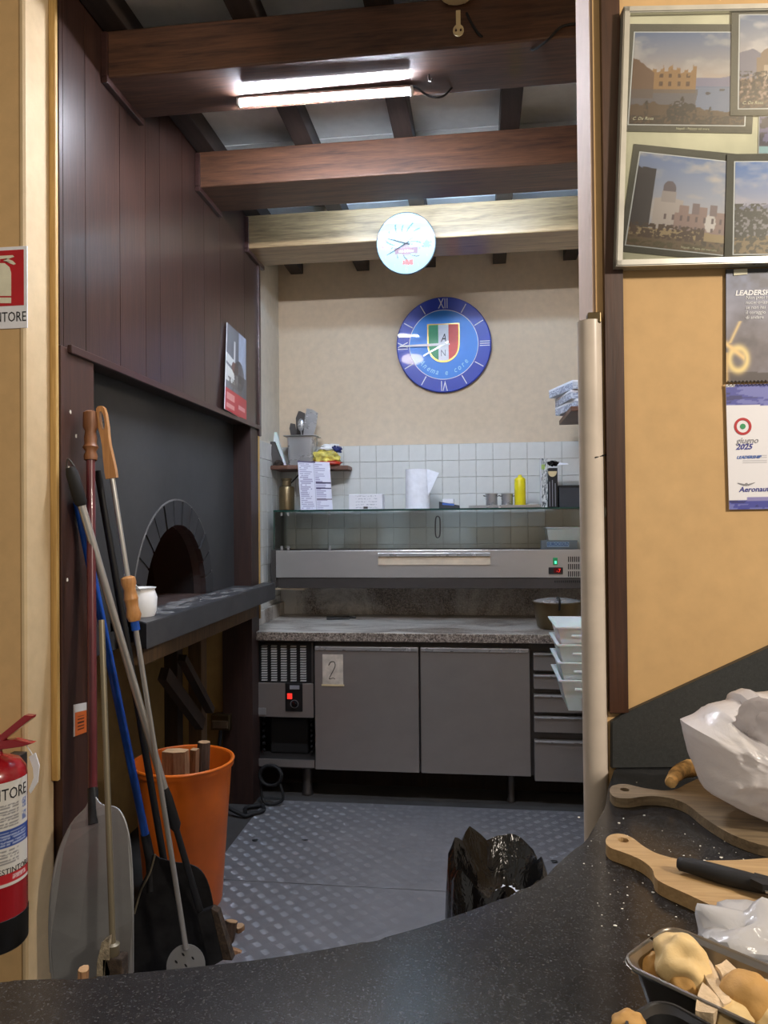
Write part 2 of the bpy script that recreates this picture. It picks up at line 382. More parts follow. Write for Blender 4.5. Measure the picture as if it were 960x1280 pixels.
# flat prints: a fine grid of coloured vertices on the sheet
def vnoise(x, y, f, seed=0):
    r = np.random.RandomState(seed).rand(64, 64); xx = (x * f) % 63; yy = (y * f) % 63
    i = np.floor(xx).astype(int); j = np.floor(yy).astype(int); a = xx - i; b = yy - j; a = a * a * (3 - 2 * a); b = b * b * (3 - 2 * b)
    i2 = (i + 1) % 64; j2 = (j + 1) % 64
    return r[i, j] * (1 - a) * (1 - b) + r[i2, j] * a * (1 - b) + r[i, j2] * (1 - a) * b + r[i2, j2] * a * b
def fbm(x, y, f, seed=0, o=4):
    return sum(vnoise(x, y, f * 2 ** k, seed + k) * 0.5 ** k for k in range(o)) / sum(0.5 ** k for k in range(o))
def sheet(name, tl, tr, br, bl, nx, ny, fn, parent=None, mat='print', warp=None, **kw):
    s, t = np.meshgrid(np.linspace(0, 1, nx), np.linspace(0, 1, ny))
    col = np.clip(fn(s, t), 0, 1); col = np.where(col <= 0.04045, col / 12.92, ((col + 0.055) / 1.055) ** 2.4)
    tl, tr, br, bl = [np.array(p) for p in (tl, tr, br, bl)]
    S = s[..., None]; Tt = t[..., None]
    P = (tl * (1 - S) + tr * S) * (1 - Tt) + (bl * (1 - S) + br * S) * Tt
    if warp: P = warp(s, t, P)
    mid = (P.reshape(-1, 3).max(0) + P.reshape(-1, 3).min(0)) / 2; base = np.array([mid[0], mid[1], P[..., 2].min()])
    vs = (P - base).reshape(-1, 3); ii = np.arange(nx * ny).reshape(ny, nx)
    fs = np.stack([ii[1:, :-1], ii[1:, 1:], ii[:-1, 1:], ii[:-1, :-1]], -1).reshape(-1, 4)
    me = bpy.data.meshes.new(name); me.from_pydata(vs.tolist(), [], fs.tolist())
    a = me.color_attributes.new('Col', 'FLOAT_COLOR', 'POINT')
    a.data.foreach_set('color', np.concatenate([col.reshape(-1, 3), np.ones((nx * ny, 1))], 1).astype(np.float32).ravel())
    me.materials.append(M(mat)); o = bpy.data.objects.new(name, me); COL.objects.link(o); base = V(base.tolist()); WP[o.name] = base
    o.parent = parent; o.location = base - (WP[parent.name] if parent else V((0, 0, 0)))
    return tag(o, **kw)
def rgb(*a): return np.array(a, float) / 255
def lerp(a, b, t): t = t[..., None]; return a * (1 - t) + b * t
def over(c, m, k): m = np.clip(m, 0, 1)[..., None]; return c * (1 - m) + k * m

# ================================================================== STRUCTURE
XW, XO, XA, YB, XR = -1.25, -1.35, -1.335, 4.95, 0.85
ST = 'structure'
floor = O('floor', box(B(), -3, 3, -3, 5.1, -0.1, 0.0), 'concrete', kind=ST)
# steel tread sheets with raised five-bar pattern
ys = PZ(420, 1108, 0).y
for (x0, x1, y0, y1) in ((-1.2, XR, ys + 0.003, 4.10), (-1.2, XR, 1.75, ys - 0.003)):
    pl = O('tread_plate', box(B(), x0, x1, y0, y1, 0.0, 0.004, 0.001), 'floor_steel', floor)
    bm = B(); cell = 0.044; vs, fs = [], []
    nx, ny = int((x1 - x0) / cell), int((y1 - y0) / cell)
    for i in range(nx):
        for j in range(ny):
            cx, cy = x0 + (i + .5) * cell, y0 + (j + .5) * cell; d = (i + j) % 2
            ax = V((1, 1, 0)).normalized() if d else V((1, -1, 0)).normalized(); px = V((-ax.y, ax.x, 0))
            for k in range(-2, 3):
                c = V((cx, cy, 0.004)) + px * (k * 0.0074); L = 0.0165 - abs(k) * 0.001; b = len(vs)
                vs += [c - ax * L, c - px * 0.0024, c + ax * L, c + px * 0.0024, c - ax * L * .5 + ZZ * 0.0010, c + ax * L * .5 + ZZ * 0.0010]
                fs += [(b, b + 1, b + 4), (b + 1, b + 2, b + 5), (b + 1, b + 5, b + 4), (b + 2, b + 3, b + 5), (b + 3, b, b + 4), (b + 3, b + 4, b + 5)]
    me = bpy.data.meshes.new('tread_bars'); off = V(((x0 + x1) / 2, (y0 + y1) / 2, 0.004)); me.from_pydata([v - off for v in vs], [], fs); me.materials.append(M('floor_steel'))
    o = bpy.data.objects.new('tread_bars', me); COL.objects.link(o); o.parent = pl; o.location = off - WP[pl.name]; o['kind'] = 'stuff'
# back wall with tiles
wb = O('wall_back', box(B(), -2.2, XR + 0.2, YB, YB + 0.12, 0, 3.45), 'cream_wall', kind=ST)
TS, TP, TTOP = 0.1065, 0.1092, 2.05
O('tile_bed', box(B(), XA, XR, YB - 0.006, YB, 0.93, TTOP), 'tile_grout', wb)
proto = None; ncol = int((XR - XA) / TP)
for i in range(ncol):
    for j in range(8):
        x0 = XA + 0.004 + i * TP; z1 = TTOP - 0.002 - j * TP
        if proto is None: proto = O('tile', box(B(), x0, x0 + TS, YB - 0.013, YB - 0.004, z1 - TS, z1, 0.0015), 'tile_glaze', wb)
        else: dup(proto, (x0 + TS / 2, YB - 0.0085, z1 - TS), wb)
# alcove side wall with tiles
wl = O('wall_left', box(B(), XA - 0.2, XA, 4.19, YB, 0, 3.45), 'alcove_white', kind=ST)
O('tile_bed', box(B(), XA, XA + 0.004, 4.2, YB - 0.01, 0.94, TTOP), 'tile_grout', wl)
proto = None
for i in range(6):
    for j in range(10):
        y0 = YB - 0.016 - (i + 1) * TP; z1 = TTOP - 0.002 - j * TP
        if proto is None: proto = O('tile', box(B(), XA + 0.002, XA + 0.010, y0, y0 + TS, z1 - TS, z1, 0.0015), 'tile_glaze', wl)
        else: dup(proto, (XA + 0.006, y0 + TS / 2, z1 - TS), wl)
O('wall_right', box(B(), XR, XR + 0.12, 1.82, YB, 0, 3.45), 'cream_wall', kind=ST)
# plank wall over the oven
MZ = 2.09
wo = O('wall_oven', box(B(), -1.42, XW - 0.012, 2.2, 4.19, MZ, 3.45), 'post_wood', kind=ST)
yl = [2.125] + [PX(u, 317, XW).y for u in (79, 107, 150, 182, 200, 228, 255, 275, 305, 322)]
for a, b in zip(yl[:-1], yl[1:]):
    O('plank', box(B(), XW - 0.014, XW, a + 0.0014, b - 0.0014, MZ, 3.3), 'panel_wood', wo)
O('plank_moulding', box(B(), XW - 0.004, XW + 0.013, 2.17, 4.17, MZ - 0.016, MZ + 0.010, 0.003), 'trim_wood', wo)
O('edge_moulding', box(B(), XW - 0.02, XW + 0.012, 4.165, 4.20, MZ - 0.05, 3.05, 0.004), 'trim_wood', wo)
ws = O('wall_oven_strip', box(B(), -1.40, XW, 2.13, PX(118, 600, XW).y, 0, MZ, 0.002), 'strip_wood', kind=ST)
for u, v in ((88, 515), (95, 545), (86, 585), (84, 725)):
    p = PX(u, v, XW); bm = B(); ball(bm, p, 0.005, 2, (0.4, 1, 1.3), 0.4, 2, u); O('paint_chip', bm, 'flour', ws)
O('trim_1', box(B(), -1.42, XW, 4.03, 4.168, 0, MZ, 0.002), 'post_wood', kind=ST)
O('trim_2', box(B(), XW - 0.03, XW + 0.004, 4.17, 4.19, 1.0, MZ - 0.05, 0.002), 'batten_wood', kind=ST)
# alcove under the oven
O('wall_under_oven', box(B(), -1.85, -1.75, 2.2, 4.19, 0, 1.07), 'low_wall', kind=ST)
O('wall_under_oven_end', box(B(), -1.75, -1.42, 4.06, 4.19, 0, 1.07), 'low_wall', kind=ST)
O('wall_under_oven_near', box(B(), -1.85, -1.40, 2.2, 2.33, 0, 1.1), 'low_wall', kind=ST)
# left partition with its pale rounded jamb
wf = O('wall_front_left', box(B(), -3, -1.283, 1.99, 2.2, 0, 3.45, 0.006), 'ochre_wall', kind=ST)
bm = B(); prof = [(-1.286, 1.986), (-1.279, 1.987), (-1.274, 1.994), (-1.274, 2.122), (-1.282, 2.122), (-1.286, 2.1)]
slab(bm, [(x, y, 0) for x, y in prof], (0, 0, 3.45)); O('trim_3', bm, 'jamb_beige', kind=ST)
zb = PY(72, 975, 2.12).z
bm = B(); box(bm, -1.2735, -1.252, 2.108, 2.124, zb, 3.4, 0.003); O('trim_4', bm, 'batten_wood', kind=ST)
# right partition, turned a little towards the camera
DW = 1.53
A = PW(745, 400, DW); A.z = 0; Bc = A + RH * 1.7
bm = B(); slab(bm, [A, Bc, Bc + V((0, 0.24, 0)), A + V((0, 0.21, 0))], (0, 0, 3.45)); O('wall_front_right', bm, 'ochre_wall', kind=ST)
bm = B(); slab(bm, [A + V((-0.006, 0.004, 0)), A + V((0.01, 0.004, 0)), A + V((0.01, 0.206, 0)), A + V((-0.006, 0.206, 0))], (0, 0, 3.4)); O('trim_5', bm, 'jamb_pink', kind=ST)
p0 = PW(760, 890, DW); p1 = PW(783, 890, DW)
ax0, ax1 = p0.dot(RH), p1.dot(RH)
bm = B(); slab(bm, [W(ax0, DW - 0.014, p0.z), W(ax1, DW - 0.014, p0.z), W(ax1, DW + 0.002, p0.z), W(ax0, DW + 0.002, p0.z)], (0, 0, 3.4 - p0.z), bev=0.002)
O('trim_6', bm, 'red_trim', kind=ST)
wr = bpy.data.objects['wall_front_right']
for k_, (u, v, su, sv) in enumerate(((752, 668, .008, .022), (754, 640, .006, .012), (752, 620, .004, .006), (751, 690, .005, .010), (756, 560, .003, .008))):
    q = PW(u + 1.5, v, DW); bm = B(); ball(bm, q, 1.0, 2, (su * .7, .0012, sv), 0.5, 1.5, k_, Matrix.Rotation(_th, 4, 'Z')); O('paint_chip', bm, 'mat_cream', wr)
# dining side ceiling and ground behind the camera are part of the same building
O('ceiling_dining', box(B(), -3, 3, -3, 1.9, 3.34, 3.45), 'dining_ceiling', kind=ST)
# oven-room ceiling: panels lying on rafters lying on beams
RZ = 3.215
ce = O('ceiling', box(B(), -1.5, XR + 0.1, 1.9, YB, 3.40, 3.45), 'ceiling_panel', kind=ST)
rx = [-1.205, -0.755, -0.313, 0.142, 0.59]
proto = None
for x in rx:
    if proto is None: proto = O('rafter', box(B(), x - 0.042, x + 0.042, 1.9, YB, RZ, RZ + 0.09, 0.003), 'rafter_wood', ce)
    else: dup(proto, (x, (1.9 + YB) / 2, RZ), ce)
for a, b in zip(rx, rx[1:] + [1.0]):
    for y0, y1 in ((1.9, 2.53), (2.53, 3.38), (3.38, 4.10), (4.10, YB)):
        O('ceiling_board', box(B(), a + 0.001, min(b, XR) - 0.001, y0 + 0.003, y1 - 0.003, RZ + 0.09, RZ + 0.108, 0.002), 'ceiling_panel', ce)
# ================================================================== BEAMS
def beam(y0, y1, z0, z1, mat, label):
    t = T('ceiling_beam', (-0.2, (y0 + y1) / 2, z0), label, 'beam', 'beams across the oven room')
    O('timber', box(B(), XW, XR, y0, y1, z0, z1, 0.006), mat, t)
    bm = B(); box(bm, XW, XW + 0.022, y0 - 0.012, y1 + 0.012, z0 - 0.022, z0, 0.002); box(bm, XW, XW + 0.022, y0 - 0.014, y0, z0, z1 - 0.01, 0.002)
    O('end_bracket', bm, 'trim_wood', t)
    return t
BZ = 3.055
beam1 = beam(2.395, 2.655, BZ, RZ, 'beam_dark', 'nearest dark brown ceiling beam with the lit tube under it')
beam2 = beam(3.24, 3.515, BZ, RZ, 'beam_red', 'middle reddish brown ceiling beam without any fitting on its front')
beam3 = beam(3.955, 4.24, BZ - 0.02, RZ, 'beam_pale', 'farthest pale wooden ceiling beam behind the small round clock')

# ================================================================== OVEN
ov = T('pizza_oven', (-1.4, 3.2, 1.1), 'black sooty wall oven with an arched mouth and steel ledge', 'oven')
ya, yb_ = PX(118, 600, XW).y, 4.03
LZ = 1.2
cy0, hw, hh = 3.245, 0.345, 0.345        # mouth centre, half width, height
mouth = [V((XO, cy0 + hw * math.cos(a), LZ + hh * math.sin(a))) for a in [i * math.pi / 24 for i in range(25)]]
outer = [V((XO, ya, LZ - 0.12)), V((XO, cy0 - hw, LZ - 0.12))] + mouth[::-1] + [V((XO, cy0 + hw, LZ - 0.12)), V((XO, yb_, LZ - 0.12)), V((XO, yb_, MZ - 0.001)), V((XO, ya, MZ - 0.001))]
bm = B(); es = []; vs = [bm.verts.new(p) for p in outer]
es = [bm.edges.new((vs[i], vs[(i + 1) % len(vs)])) for i in range(len(vs))]
bmesh.ops.triangle_fill(bm, use_beauty=True, edges=es)
r = bmesh.ops.extrude_face_region(bm, geom=list(bm.faces), use_keep_orig=True)
for e in r['geom']:
    if isinstance(e, bmesh.types.BMVert): e.co.x -= 0.06
O('oven_face', bm, 'soot_wall', ov)
# arch: voussoir bricks with joints
nb = 13
for k in range(nb):
    a0 = math.pi * k / nb + 0.014; a1 = math.pi * (k + 1) / nb - 0.014; pr = random.uniform(0.004, 0.010)
    pts = []
    for a in np.linspace(a0, a1, 4): pts.append(V((XO - 0.02, cy0 + (hw - 0.004) * math.cos(a), LZ + (hh - 0.004) * math.sin(a))))
    for a in np.linspace(a1, a0, 4): pts.append(V((XO - 0.02, cy0 + (hw + 0.095) * math.cos(a), LZ + (hh + 0.105) * math.sin(a))))
    bm = B(); slab(bm, pts, (0.02 + pr, 0, 0)); O('brick', bm, 'soot_brick', ov)
bm = B(); pts = [V((XO - 0.002, cy0 + (hw + 0.094) * math.cos(a), LZ + (hh + 0.104) * math.sin(a))) for a in np.linspace(0, math.pi, 40)]
pts += [V((XO - 0.002, cy0 + (hw + 0.101) * math.cos(a), LZ + (hh + 0.112) * math.sin(a))) for a in np.linspace(math.pi, 0, 40)]
slab(bm, pts, (0.005, 0, 0)); O('arch_joint', bm, 'brick_joint', ov)
# chamber: short throat opening into a dome
bm = B(); rings = []
prof = [(0.0, 1.0, 1.0), (0.20, 0.98, 0.97), (0.22, 1.5, 1.1), (0.45, 1.75, 1.25), (0.85, 1.6, 1.15), (1.15, 0.9, 0.7), (1.22, 0.3, 0.2)]
for dx, kw_, kh in prof:
    rings.append([bm.verts.new((XO - 0.058 - dx, cy0 + hw * kw_ * math.cos(a), LZ - 0.002 + hh * kh * math.sin(a))) for a in [i * math.pi / 24 for i in range(25)]])
for a, b in zip(rings[:-1], rings[1:]):
    for i in range(24): bm.faces.new([a[i], a[i + 1], b[i + 1], b[i]])
bm.faces.new(rings[-1])
O('chamber', bm, 'chamber_soot', ov, smooth=50)
O('hearth', box(B(), XO - 1.3, XO - 0.0, cy0 - 0.62, cy0 + 0.62, LZ - 0.05, LZ - 0.001), 'hearth', ov)
# ledge with a cut corner
lp = [PZ(183, 779, LZ), PZ(168, 775, LZ), V((XO + 0.001, 2.80, LZ)), V((XO + 0.001, 4.02, LZ)), V((XW + 0.006, 4.02, LZ)), V((XW + 0.006, 4.215, LZ)), V((-1.168, 4.215, LZ))]
bm = B(); slab(bm, lp, (0, 0, -0.092), bev=0.003); lg = O('ledge', bm, 'ledge_steel', ov)
bm = B()
for k in range(60):
    y = random.uniform(2.75, 3.9); x = random.uniform(-1.34, -1.2); r_ = random.uniform(0.006, 0.03)
    ball(bm, (x, y, LZ), r_, 1, (1.2, 2.2, 0.03), 0.6, 2, k)
o = O('ash', bm, 'brick_joint', lg); o['kind'] = 'stuff'
bm = B(); 
for k in range(30):
    ball(bm, (XO - 0.12 - random.random() * 0.35, cy0 - 0.12 - random.random() * 0.28, LZ + 0.006), random.uniform(0.01, 0.028), 1, (1, 1, 0.7), 0.6, 2, k)
o = O('embers', bm, 'ember', ov); o['kind'] = 'stuff'
bm = B()
for k, (dx, dy, h_) in enumerate(((-0.62, -0.40, 0.26), (-0.54, -0.34, 0.17), (-0.70, -0.33, 0.2), (-0.48, -0.42, 0.13))):
    lathe(bm, [(0.03, 0), (0.055, h_ * .25), (0.04, h_ * .55), (0.016, h_ * .85), (0.003, h_)], 10, at((XO + dx, cy0 + dy, LZ + 0.01)))
O('flame', bm, 'flame', ov, smooth=60)
# timber struts below the ledge
st_ = T('timber_strut_frame', (-1.4, 3.3, 0), 'rough timber posts and diagonal braces under the oven ledge', 'wooden frame')
O('rail', box(B(), -1.30, -1.22, 2.62, 4.02, LZ - 0.17, LZ - 0.095, 0.004), 'strut_wood', st_)
O('post', box(B(), -1.47, -1.40, 3.66, 3.74, 0, LZ - 0.13, 0.004), 'strut_wood', st_)
O('post', box(B(), -1.55, -1.48, 3.55, 3.62, 0, LZ - 0.13, 0.004), 'strut_dark', st_)
for (u0, v0, u1, v1, r_, x0) in ((199, 842, 246, 905, 0.03, -1.42), (222, 822, 258, 888, 0.016, -1.38)):
    p, q = PX(u0, v0, x0), PX(u1, v1, x0); d = (q - p).normalized(); s_ = d.cross(V((1, 0, 0))).normalized()
    bm = B(); slab(bm, [p - s_ * r_, q - s_ * r_, q + s_ * r_, p + s_ * r_], (0.04, 0, 0)); O('brace', bm, 'strut_dark', st_)

# ================================================================== LAMPS AND FITTINGS ON THE BEAMS
def tube_lamp(l, r, mat, label, back=False):
    l, r = V(l), V(r); d = (r - l).normalized(); c = (l + r) / 2
    t = T('tube_lamp', c, label, 'lamp', 'tube lamps on the beams')
    bm = B()
    if back: tube(bm, [l, r], 0.0115, 14)
    else: slab(bm, [l + V((0, 0.012 * math.cos(x), 0.012 * math.sin(x))) for x in np.linspace(math.radians(-190), math.radians(10), 15)], r - l)
    O('tube', bm, mat, t, smooth=50)
    y0, y1, z0, z1 = (-0.021, 0.021, 0.003, 0.012) if not back else (-0.03, -0.013, -0.014, 0.014)
    mtx = basis(l, d, V((-d.y, d.x, 0)), ZZ); L = (r - l).length
    bm = B(); box(bm, -0.004, L + 0.004, y0, y1, z0, z1, 0.003, mtx); O('housing', bm, 'lamp_housing', t)
    for x in (-0.012, L + 0.002):
        bm = B(); box(bm, x, x + 0.01, -0.014, 0.014, -0.013, 0.014, 0.002, mtx); O('end_cap', bm, 'white', t)
    return t, mtx, L
yt = 2.585
t, mtx, L = tube_lamp(PY(301, 128, yt), PY(512, 114, yt), 'tube_front', 'lit white tube lamp hanging under the nearest beam')
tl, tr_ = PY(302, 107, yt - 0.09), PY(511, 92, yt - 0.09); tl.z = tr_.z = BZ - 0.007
bm = B(); tube(bm, [tl, tr_], 0.0055, 12); O('reflection_strip', bm, 'reflection_glow', t, smooth=50)  # dim glowing strip added to imitate the tube's reflection in the varnished beam
bm = B(); tube(bm, [PY(294, 100, yt - 0.03) + V((0, 0, 0.02)), PY(291, 108, yt - 0.03), PY(296, 116, yt - 0.02), PY(300, 112, yt - 0.01)], 0.004, 8); O('hook', bm, 'steel_dark', t)
bm = B(); tube(bm, smoothpts([PY(513, 108, yt), PY(522, 110, yt), PY(536, 120, yt), PY(552, 121, yt), PY(563, 112, yt + 0.03), PY(571, 100, yt + 0.05)]), 0.0035, 6); O('cord', bm, 'black_rubber', t)
tube_lamp((-0.72, 3.552, 3.115), (0.28, 3.552, 3.115), 'tube_back', 'tube lamp fixed to the far face of the middle beam', True)
# cream fitting with a perforated pull tag, on the near beam
c = PY(571, -8, 2.37)
t = T('ceiling_fitting', c, 'cream round fitting with a hanging two-hole tag on the nearest beam', 'fitting')
bm = B(); lathe(bm, [(0.03, 0.03), (0.052, 0.02), (0.058, -0.005), (0.052, -0.022), (0.03, -0.032)], 28, at(V((c.x, 2.34, c.z)))); O('dome', bm, 'cream_plastic', t, smooth=40)
O('mount', box(B(), c.x - 0.03, c.x + 0.03, 2.36, 2.394, c.z - 0.02, c.z + 0.04, 0.005), 'cream_plastic', t)
zt, zb_ = PY(573, 14, 2.35).z, PY(573, 46, 2.35).z; xc = PY(573, 40, 2.35).x
out = [V((xc - 0.007, 2.345, zt)), V((xc - 0.007, 2.345, zb_ + 0.035))] + [V((xc + 0.017 * math.cos(a), 2.345, zb_ + 0.018 + 0.018 * math.sin(a))) for a in np.linspace(math.radians(130), math.radians(410), 16)] + [V((xc + 0.007, 2.345, zb_ + 0.035)), V((xc + 0.007, 2.345, zt))]
hl = [[V((xc + s * 0.0075 + 0.004 * math.cos(a), 2.345, zb_ + 0.019 + 0.006 * math.sin(a))) for a in np.linspace(0, 2 * math.pi, 9)[:-1]] for s in (-1, 1)]
bm = B(); slab(bm, out, (0, 0.005, 0), holes=hl); O('pull_tag', bm, 'cream_plastic', t)
bm = B(); tube(bm, smoothpts([PY(583, 16, 2.39), PY(590, 30, 2.39), PY(600, 44, 2.388), PY(612, 50, 2.44)]), 0.004, 6)
O('beam_cable', bm, 'black_rubber', label='short black cable on the beam beside the cream fitting', cat='cable')
bm = B(); tube(bm, smoothpts([PY(630, 61, 2.5) , PY(645, 62, 2.47), PY(660, 60, 2.45), PY(668, 62, 2.43), PY(685, 50, 2.39), PY(703, 33, 2.388), PY(731, 29, 2.388)]), 0.004, 6)
O('beam_cable', bm, 'black_rubber', label='long black cable trailing along the nearest beam by the doorway post', cat='cable')
q = PY(536, 84, 2.53); q.z = BZ
bm = B(); tube(bm, [q, q - V((0, 0, 0.022)), q + V((0.008, -0.01, -0.03)), q + V((0.012, -0.01, -0.02))], 0.003, 8)
O('screw_hook', bm, 'steel_dark', label='small metal hook screwed under the nearest beam', cat='hook')

# ================================================================== CLOCKS
def clock_axes(c, tilt):
    n_ = V((0, -math.cos(tilt), -math.sin(tilt))); up = V((0, -math.sin(tilt), math.cos(tilt))); return n_, V((1, 0, 0)), up
# small glossy clock on the far beam
tilt = math.radians(10.5); R0 = 0.157
c = PY(507.5, 304.5, 3.91); n_, rt, up = clock_axes(c, tilt)
t = T('wall_clock', c - V((0, 0, R0)), 'small pale glass clock tilted forward on the far beam', 'clock')
mt = along(c, n_)
bm = B(); lathe(bm, [(R0 - 0.003, -0.014), (R0, -0.010), (R0, 0.0), (R0 - 0.004, 0.003)], 64, mt); O('case', bm, 'dark_grey', t, smooth=40)
bm = B(); tube(bm, [c - n_ * 0.01 + up * 0.1, c - n_ * 0.01 + up * 0.1 + V((0, 0.045, 0))], 0.006, 8); O('hanger', bm, 'steel_dark', t)
def face1(s, tt):
    x = (s - .5) * 2; y = (.5 - tt) * 2; rr = np.hypot(x, y); c_ = np.ones(s.shape + (3,)) * rgb(124, 150, 150)
    nz = fbm(s, tt, 22, 3); th = np.arctan2(y, x)
    tw = (rr < 0.72) & (rr > 0.12) & (y > -0.05) & (np.abs(np.sin(th * 7 + rr * 6)) < 0.30) & (nz > 0.36); c_ = over(c_, tw * 0.9, rgb(50, 70, 54))
    tw = (rr < 0.62) & (y < -0.1) & (np.abs(np.sin(th * 5 - rr * 9)) < 0.28) & (nz > 0.45); c_ = over(c_, tw * 0.9, rgb(66, 56, 50))
    c_ = over(c_, ((np.abs(x) < 0.40) & (np.abs(y + 0.24) < 0.10)) * 0.9, rgb(104, 70, 74))
    c_ = over(c_, (np.hypot(x, y + 0.22) < 0.19) * 0.7, rgb(120, 84, 86))
    c_ = over(c_, ((np.abs(x - .05) < 0.18) & (np.abs(y + 0.62) < 0.09) & (nz > 0.4)) * 0.85, rgb(190, 60, 50))
    c_ = over(c_, ((np.abs(x + .78) < 0.1) & (np.abs(y) < 0.16) & (nz > 0.48)) * 0.7, rgb(170, 80, 80))
    c_ = over(c_, ((np.abs(x - .74) < 0.13) & (np.abs(y + .02) < 0.14) & (nz > 0.46)) * 0.7, rgb(80, 90, 90))
    return c_
k = 0.152
def circ(s, tt, P):
    x = (s - .5) * 2; y = (.5 - tt) * 2
    u = x * np.sqrt(1 - y * y / 2); v = y * np.sqrt(1 - x * x / 2)
    return np.array(c)[None, None] + np.array(n_) * 0.0045 + u[..., None] * np.array(rt) * k + v[..., None] * np.array(up) * k
sheet('face', c, c, c, c, 90, 90, lambda s, tt: face1(.5 + (s - .5) * np.sqrt(1 - ((.5 - tt) * 2) ** 2 / 2), .5 + (tt - .5) * np.sqrt(1 - ((s - .5) * 2) ** 2 / 2)), t, 'clock_face', circ)
for k_ in range(12):
    a = math.radians(90 - 30 * k_ if k_ else 90); bm = B(); s_ = '12' if k_ == 0 else str(k_)
    pos = c + n_ * 0.0055 + rt * (0.125 * math.cos(a)) + up * (0.125 * math.sin(a) - 0.008)
    put_text(bm, s_, 0.05 if k_ in (0, 6) else 0.022, pos - up * (0.01 if k_ in (0, 6) else 0), rt, up, align='CENTER', sx=0.8)
    O('numeral', bm, 'ink_grey', t)
text('lettering', 'vini & birre', 0.017, c + n_ * 0.0055 - up * 0.043, rt, up, 'flag_white', t, align='CENTER', bold=0.0006)
for ang, L_, w_ in ((208, 0.115, 0.003), (163, 0.10, 0.004)):
    a = math.radians(ang); d = rt * math.cos(a) + up * math.sin(a); s2 = n_.cross(d)
    bm = B(); o_ = c + n_ * 0.007; slab(bm, [o_ - d * .02 - s2 * w_, o_ + d * L_ - s2 * w_ * .3, o_ + d * L_ + s2 * w_ * .3, o_ - d * .02 + s2 * w_], n_ * 0.0015); O('hand', bm, 'ink', t)
# big blue clock on the back wall
tilt = math.radians(3.5); c = PY(554.5, 431, 4.905); n_, rt, up = clock_axes(c, tilt); R0 = 0.308
t = T('wall_clock', c - V((0, 0, R0)), 'large blue round clock with a tricolour shield on the back wall', 'clock')
mt = along(c, n_)
bm = B(); lathe(bm, [(R0 - 0.01, -0.022), (R0, -0.014), (R0, -0.003), (R0 - 0.006, 0.003)], 80, mt); O('rim_plate', bm, 'clock_navy', t, smooth=40)
bm = B(); lathe(bm, [(0.222, 0.001), (0.222, 0.0045)], 80, mt); O('centre_plate', bm, 'clock_blue', t, smooth=40)
bm = B(); lathe(bm, [(0.221, 0.003), (0.225, 0.003), (0.225, 0.0055), (0.221, 0.0055)], 80, mt, close=True); O('ring', bm, 'flag_white', t)
bm = B(); tube(bm, [c + up * 0.1 - n_ * 0.02, c + up * 0.1 + V((0, 0.05, 0))], 0.008, 8); O('hanger', bm, 'steel_dark', t)
e3 = lambda x, y, h=0.0: c + rt * x + up * y + n_ * h
for k_ in range(12):
    if k_ % 3 == 0: continue
    bm = B()
    a = math.radians(90 - 30 * k_); d = V((math.cos(a), math.sin(a), 0)); s2 = V((-d.y, d.x, 0))
    pts = [d * 0.232 + s2 * .003, d * 0.295 + s2 * .003, d * 0.295 - s2 * .003, d * 0.232 - s2 * .003]
    slab(bm, [e3(p.x, p.y, 0.003) for p in pts], n_ * 0.001)
    O('hour_mark', bm, 'flag_white', t)
for k_, s_ in ((0, 'XII'), (3, 'III'), (6, 'VI'), (9, 'IX')):
    bm = B(); a = math.radians(90 - 30 * k_); d = rt * math.cos(a) + up * math.sin(a); rr_ = d.cross(n_)
    put_text(bm, s_, 0.075, c + d * 0.234 + n_ * 0.0035, -rr_ if False else (up.cross(n_) * 0 + d.cross(n_)), d, align='CENTER', sx=0.72, sy=1.25)
    O('numeral', bm, 'flag_white', t)
def shield(hw_, top, bot, h):
    pts = [(-hw_, top), (hw_, top), (hw_, top - (top - bot) * 0.52)]
    pts += [(hw_ * math.cos(a) ** 0.9 if math.cos(a) > 0 else 0, (top - (top - bot) * 0.52) - (top - bot) * 0.48 * math.sin(a)) for a in np.linspace(0.15, math.pi / 2, 9)]
    pts += [(-x, y) for x, y in pts[2:-1][::-1]]
    return pts
sp = shield(0.105, 0.135, -0.115, 0); bm = B(); slab(bm, [e3(x, y, 0.006) for x, y in sp], n_ * 0.006, bev=0.001); sh = O('shield', bm, 'gold', t)
inn = shield(0.097, 0.127, -0.104, 0)
def clipx(poly, lo, hi):
    def cut(ps, f):
        o_ = []
        for i in range(len(ps)):
            a, b = ps[i], ps[(i + 1) % len(ps)]
            if f(a) >= 0: o_.append(a)
            if f(a) * f(b) < 0: k_ = f(a) / (f(a) - f(b)); o_.append((a[0] + (b[0] - a[0]) * k_, a[1] + (b[1] - a[1]) * k_))
        return o_
    return cut(cut(poly, lambda p: p[0] - lo), lambda p: hi - p[0])
for lo, hi, m_ in ((-0.2, -0.033, 'flag_green'), (-0.033, 0.033, 'flag_white'), (0.033, 0.2, 'flag_red')):
    bm = B(); slab(bm, [e3(x, y, 0.0118) for x, y in clipx(inn, lo, hi)], n_ * 0.0012); O('stripe', bm, m_, sh)
bm = B(); put_text(bm, 'A', 0.075, e3(0, 0.018, 0.0134), rt, up, align='CENTER', shear=0.25, sx=0.7); O('letter', bm, 'ink', sh); bm = B(); put_text(bm, 'N', 0.06, e3(-0.002, -0.075, 0.0134), rt, up, align='CENTER', sx=0.8); O('letter', bm, 'ink_grey', sh)
S_ = 'Anema e core'
for i, ch in enumerate(S_):
    if ch == ' ': continue
    bm = B(); a = math.radians(-142 + i * (104 / (len(S_) - 1))); d = rt * math.cos(a) + up * math.sin(a)
    put_text(bm, ch, 0.052, c + d * 0.196 + n_ * 0.005, n_.cross(d) * -1 if False else (-d).cross(n_), -d, align='CENTER', shear=0.2, sx=0.8, bold=0.0006)
    O('letter', bm, 'letter_blue', t)
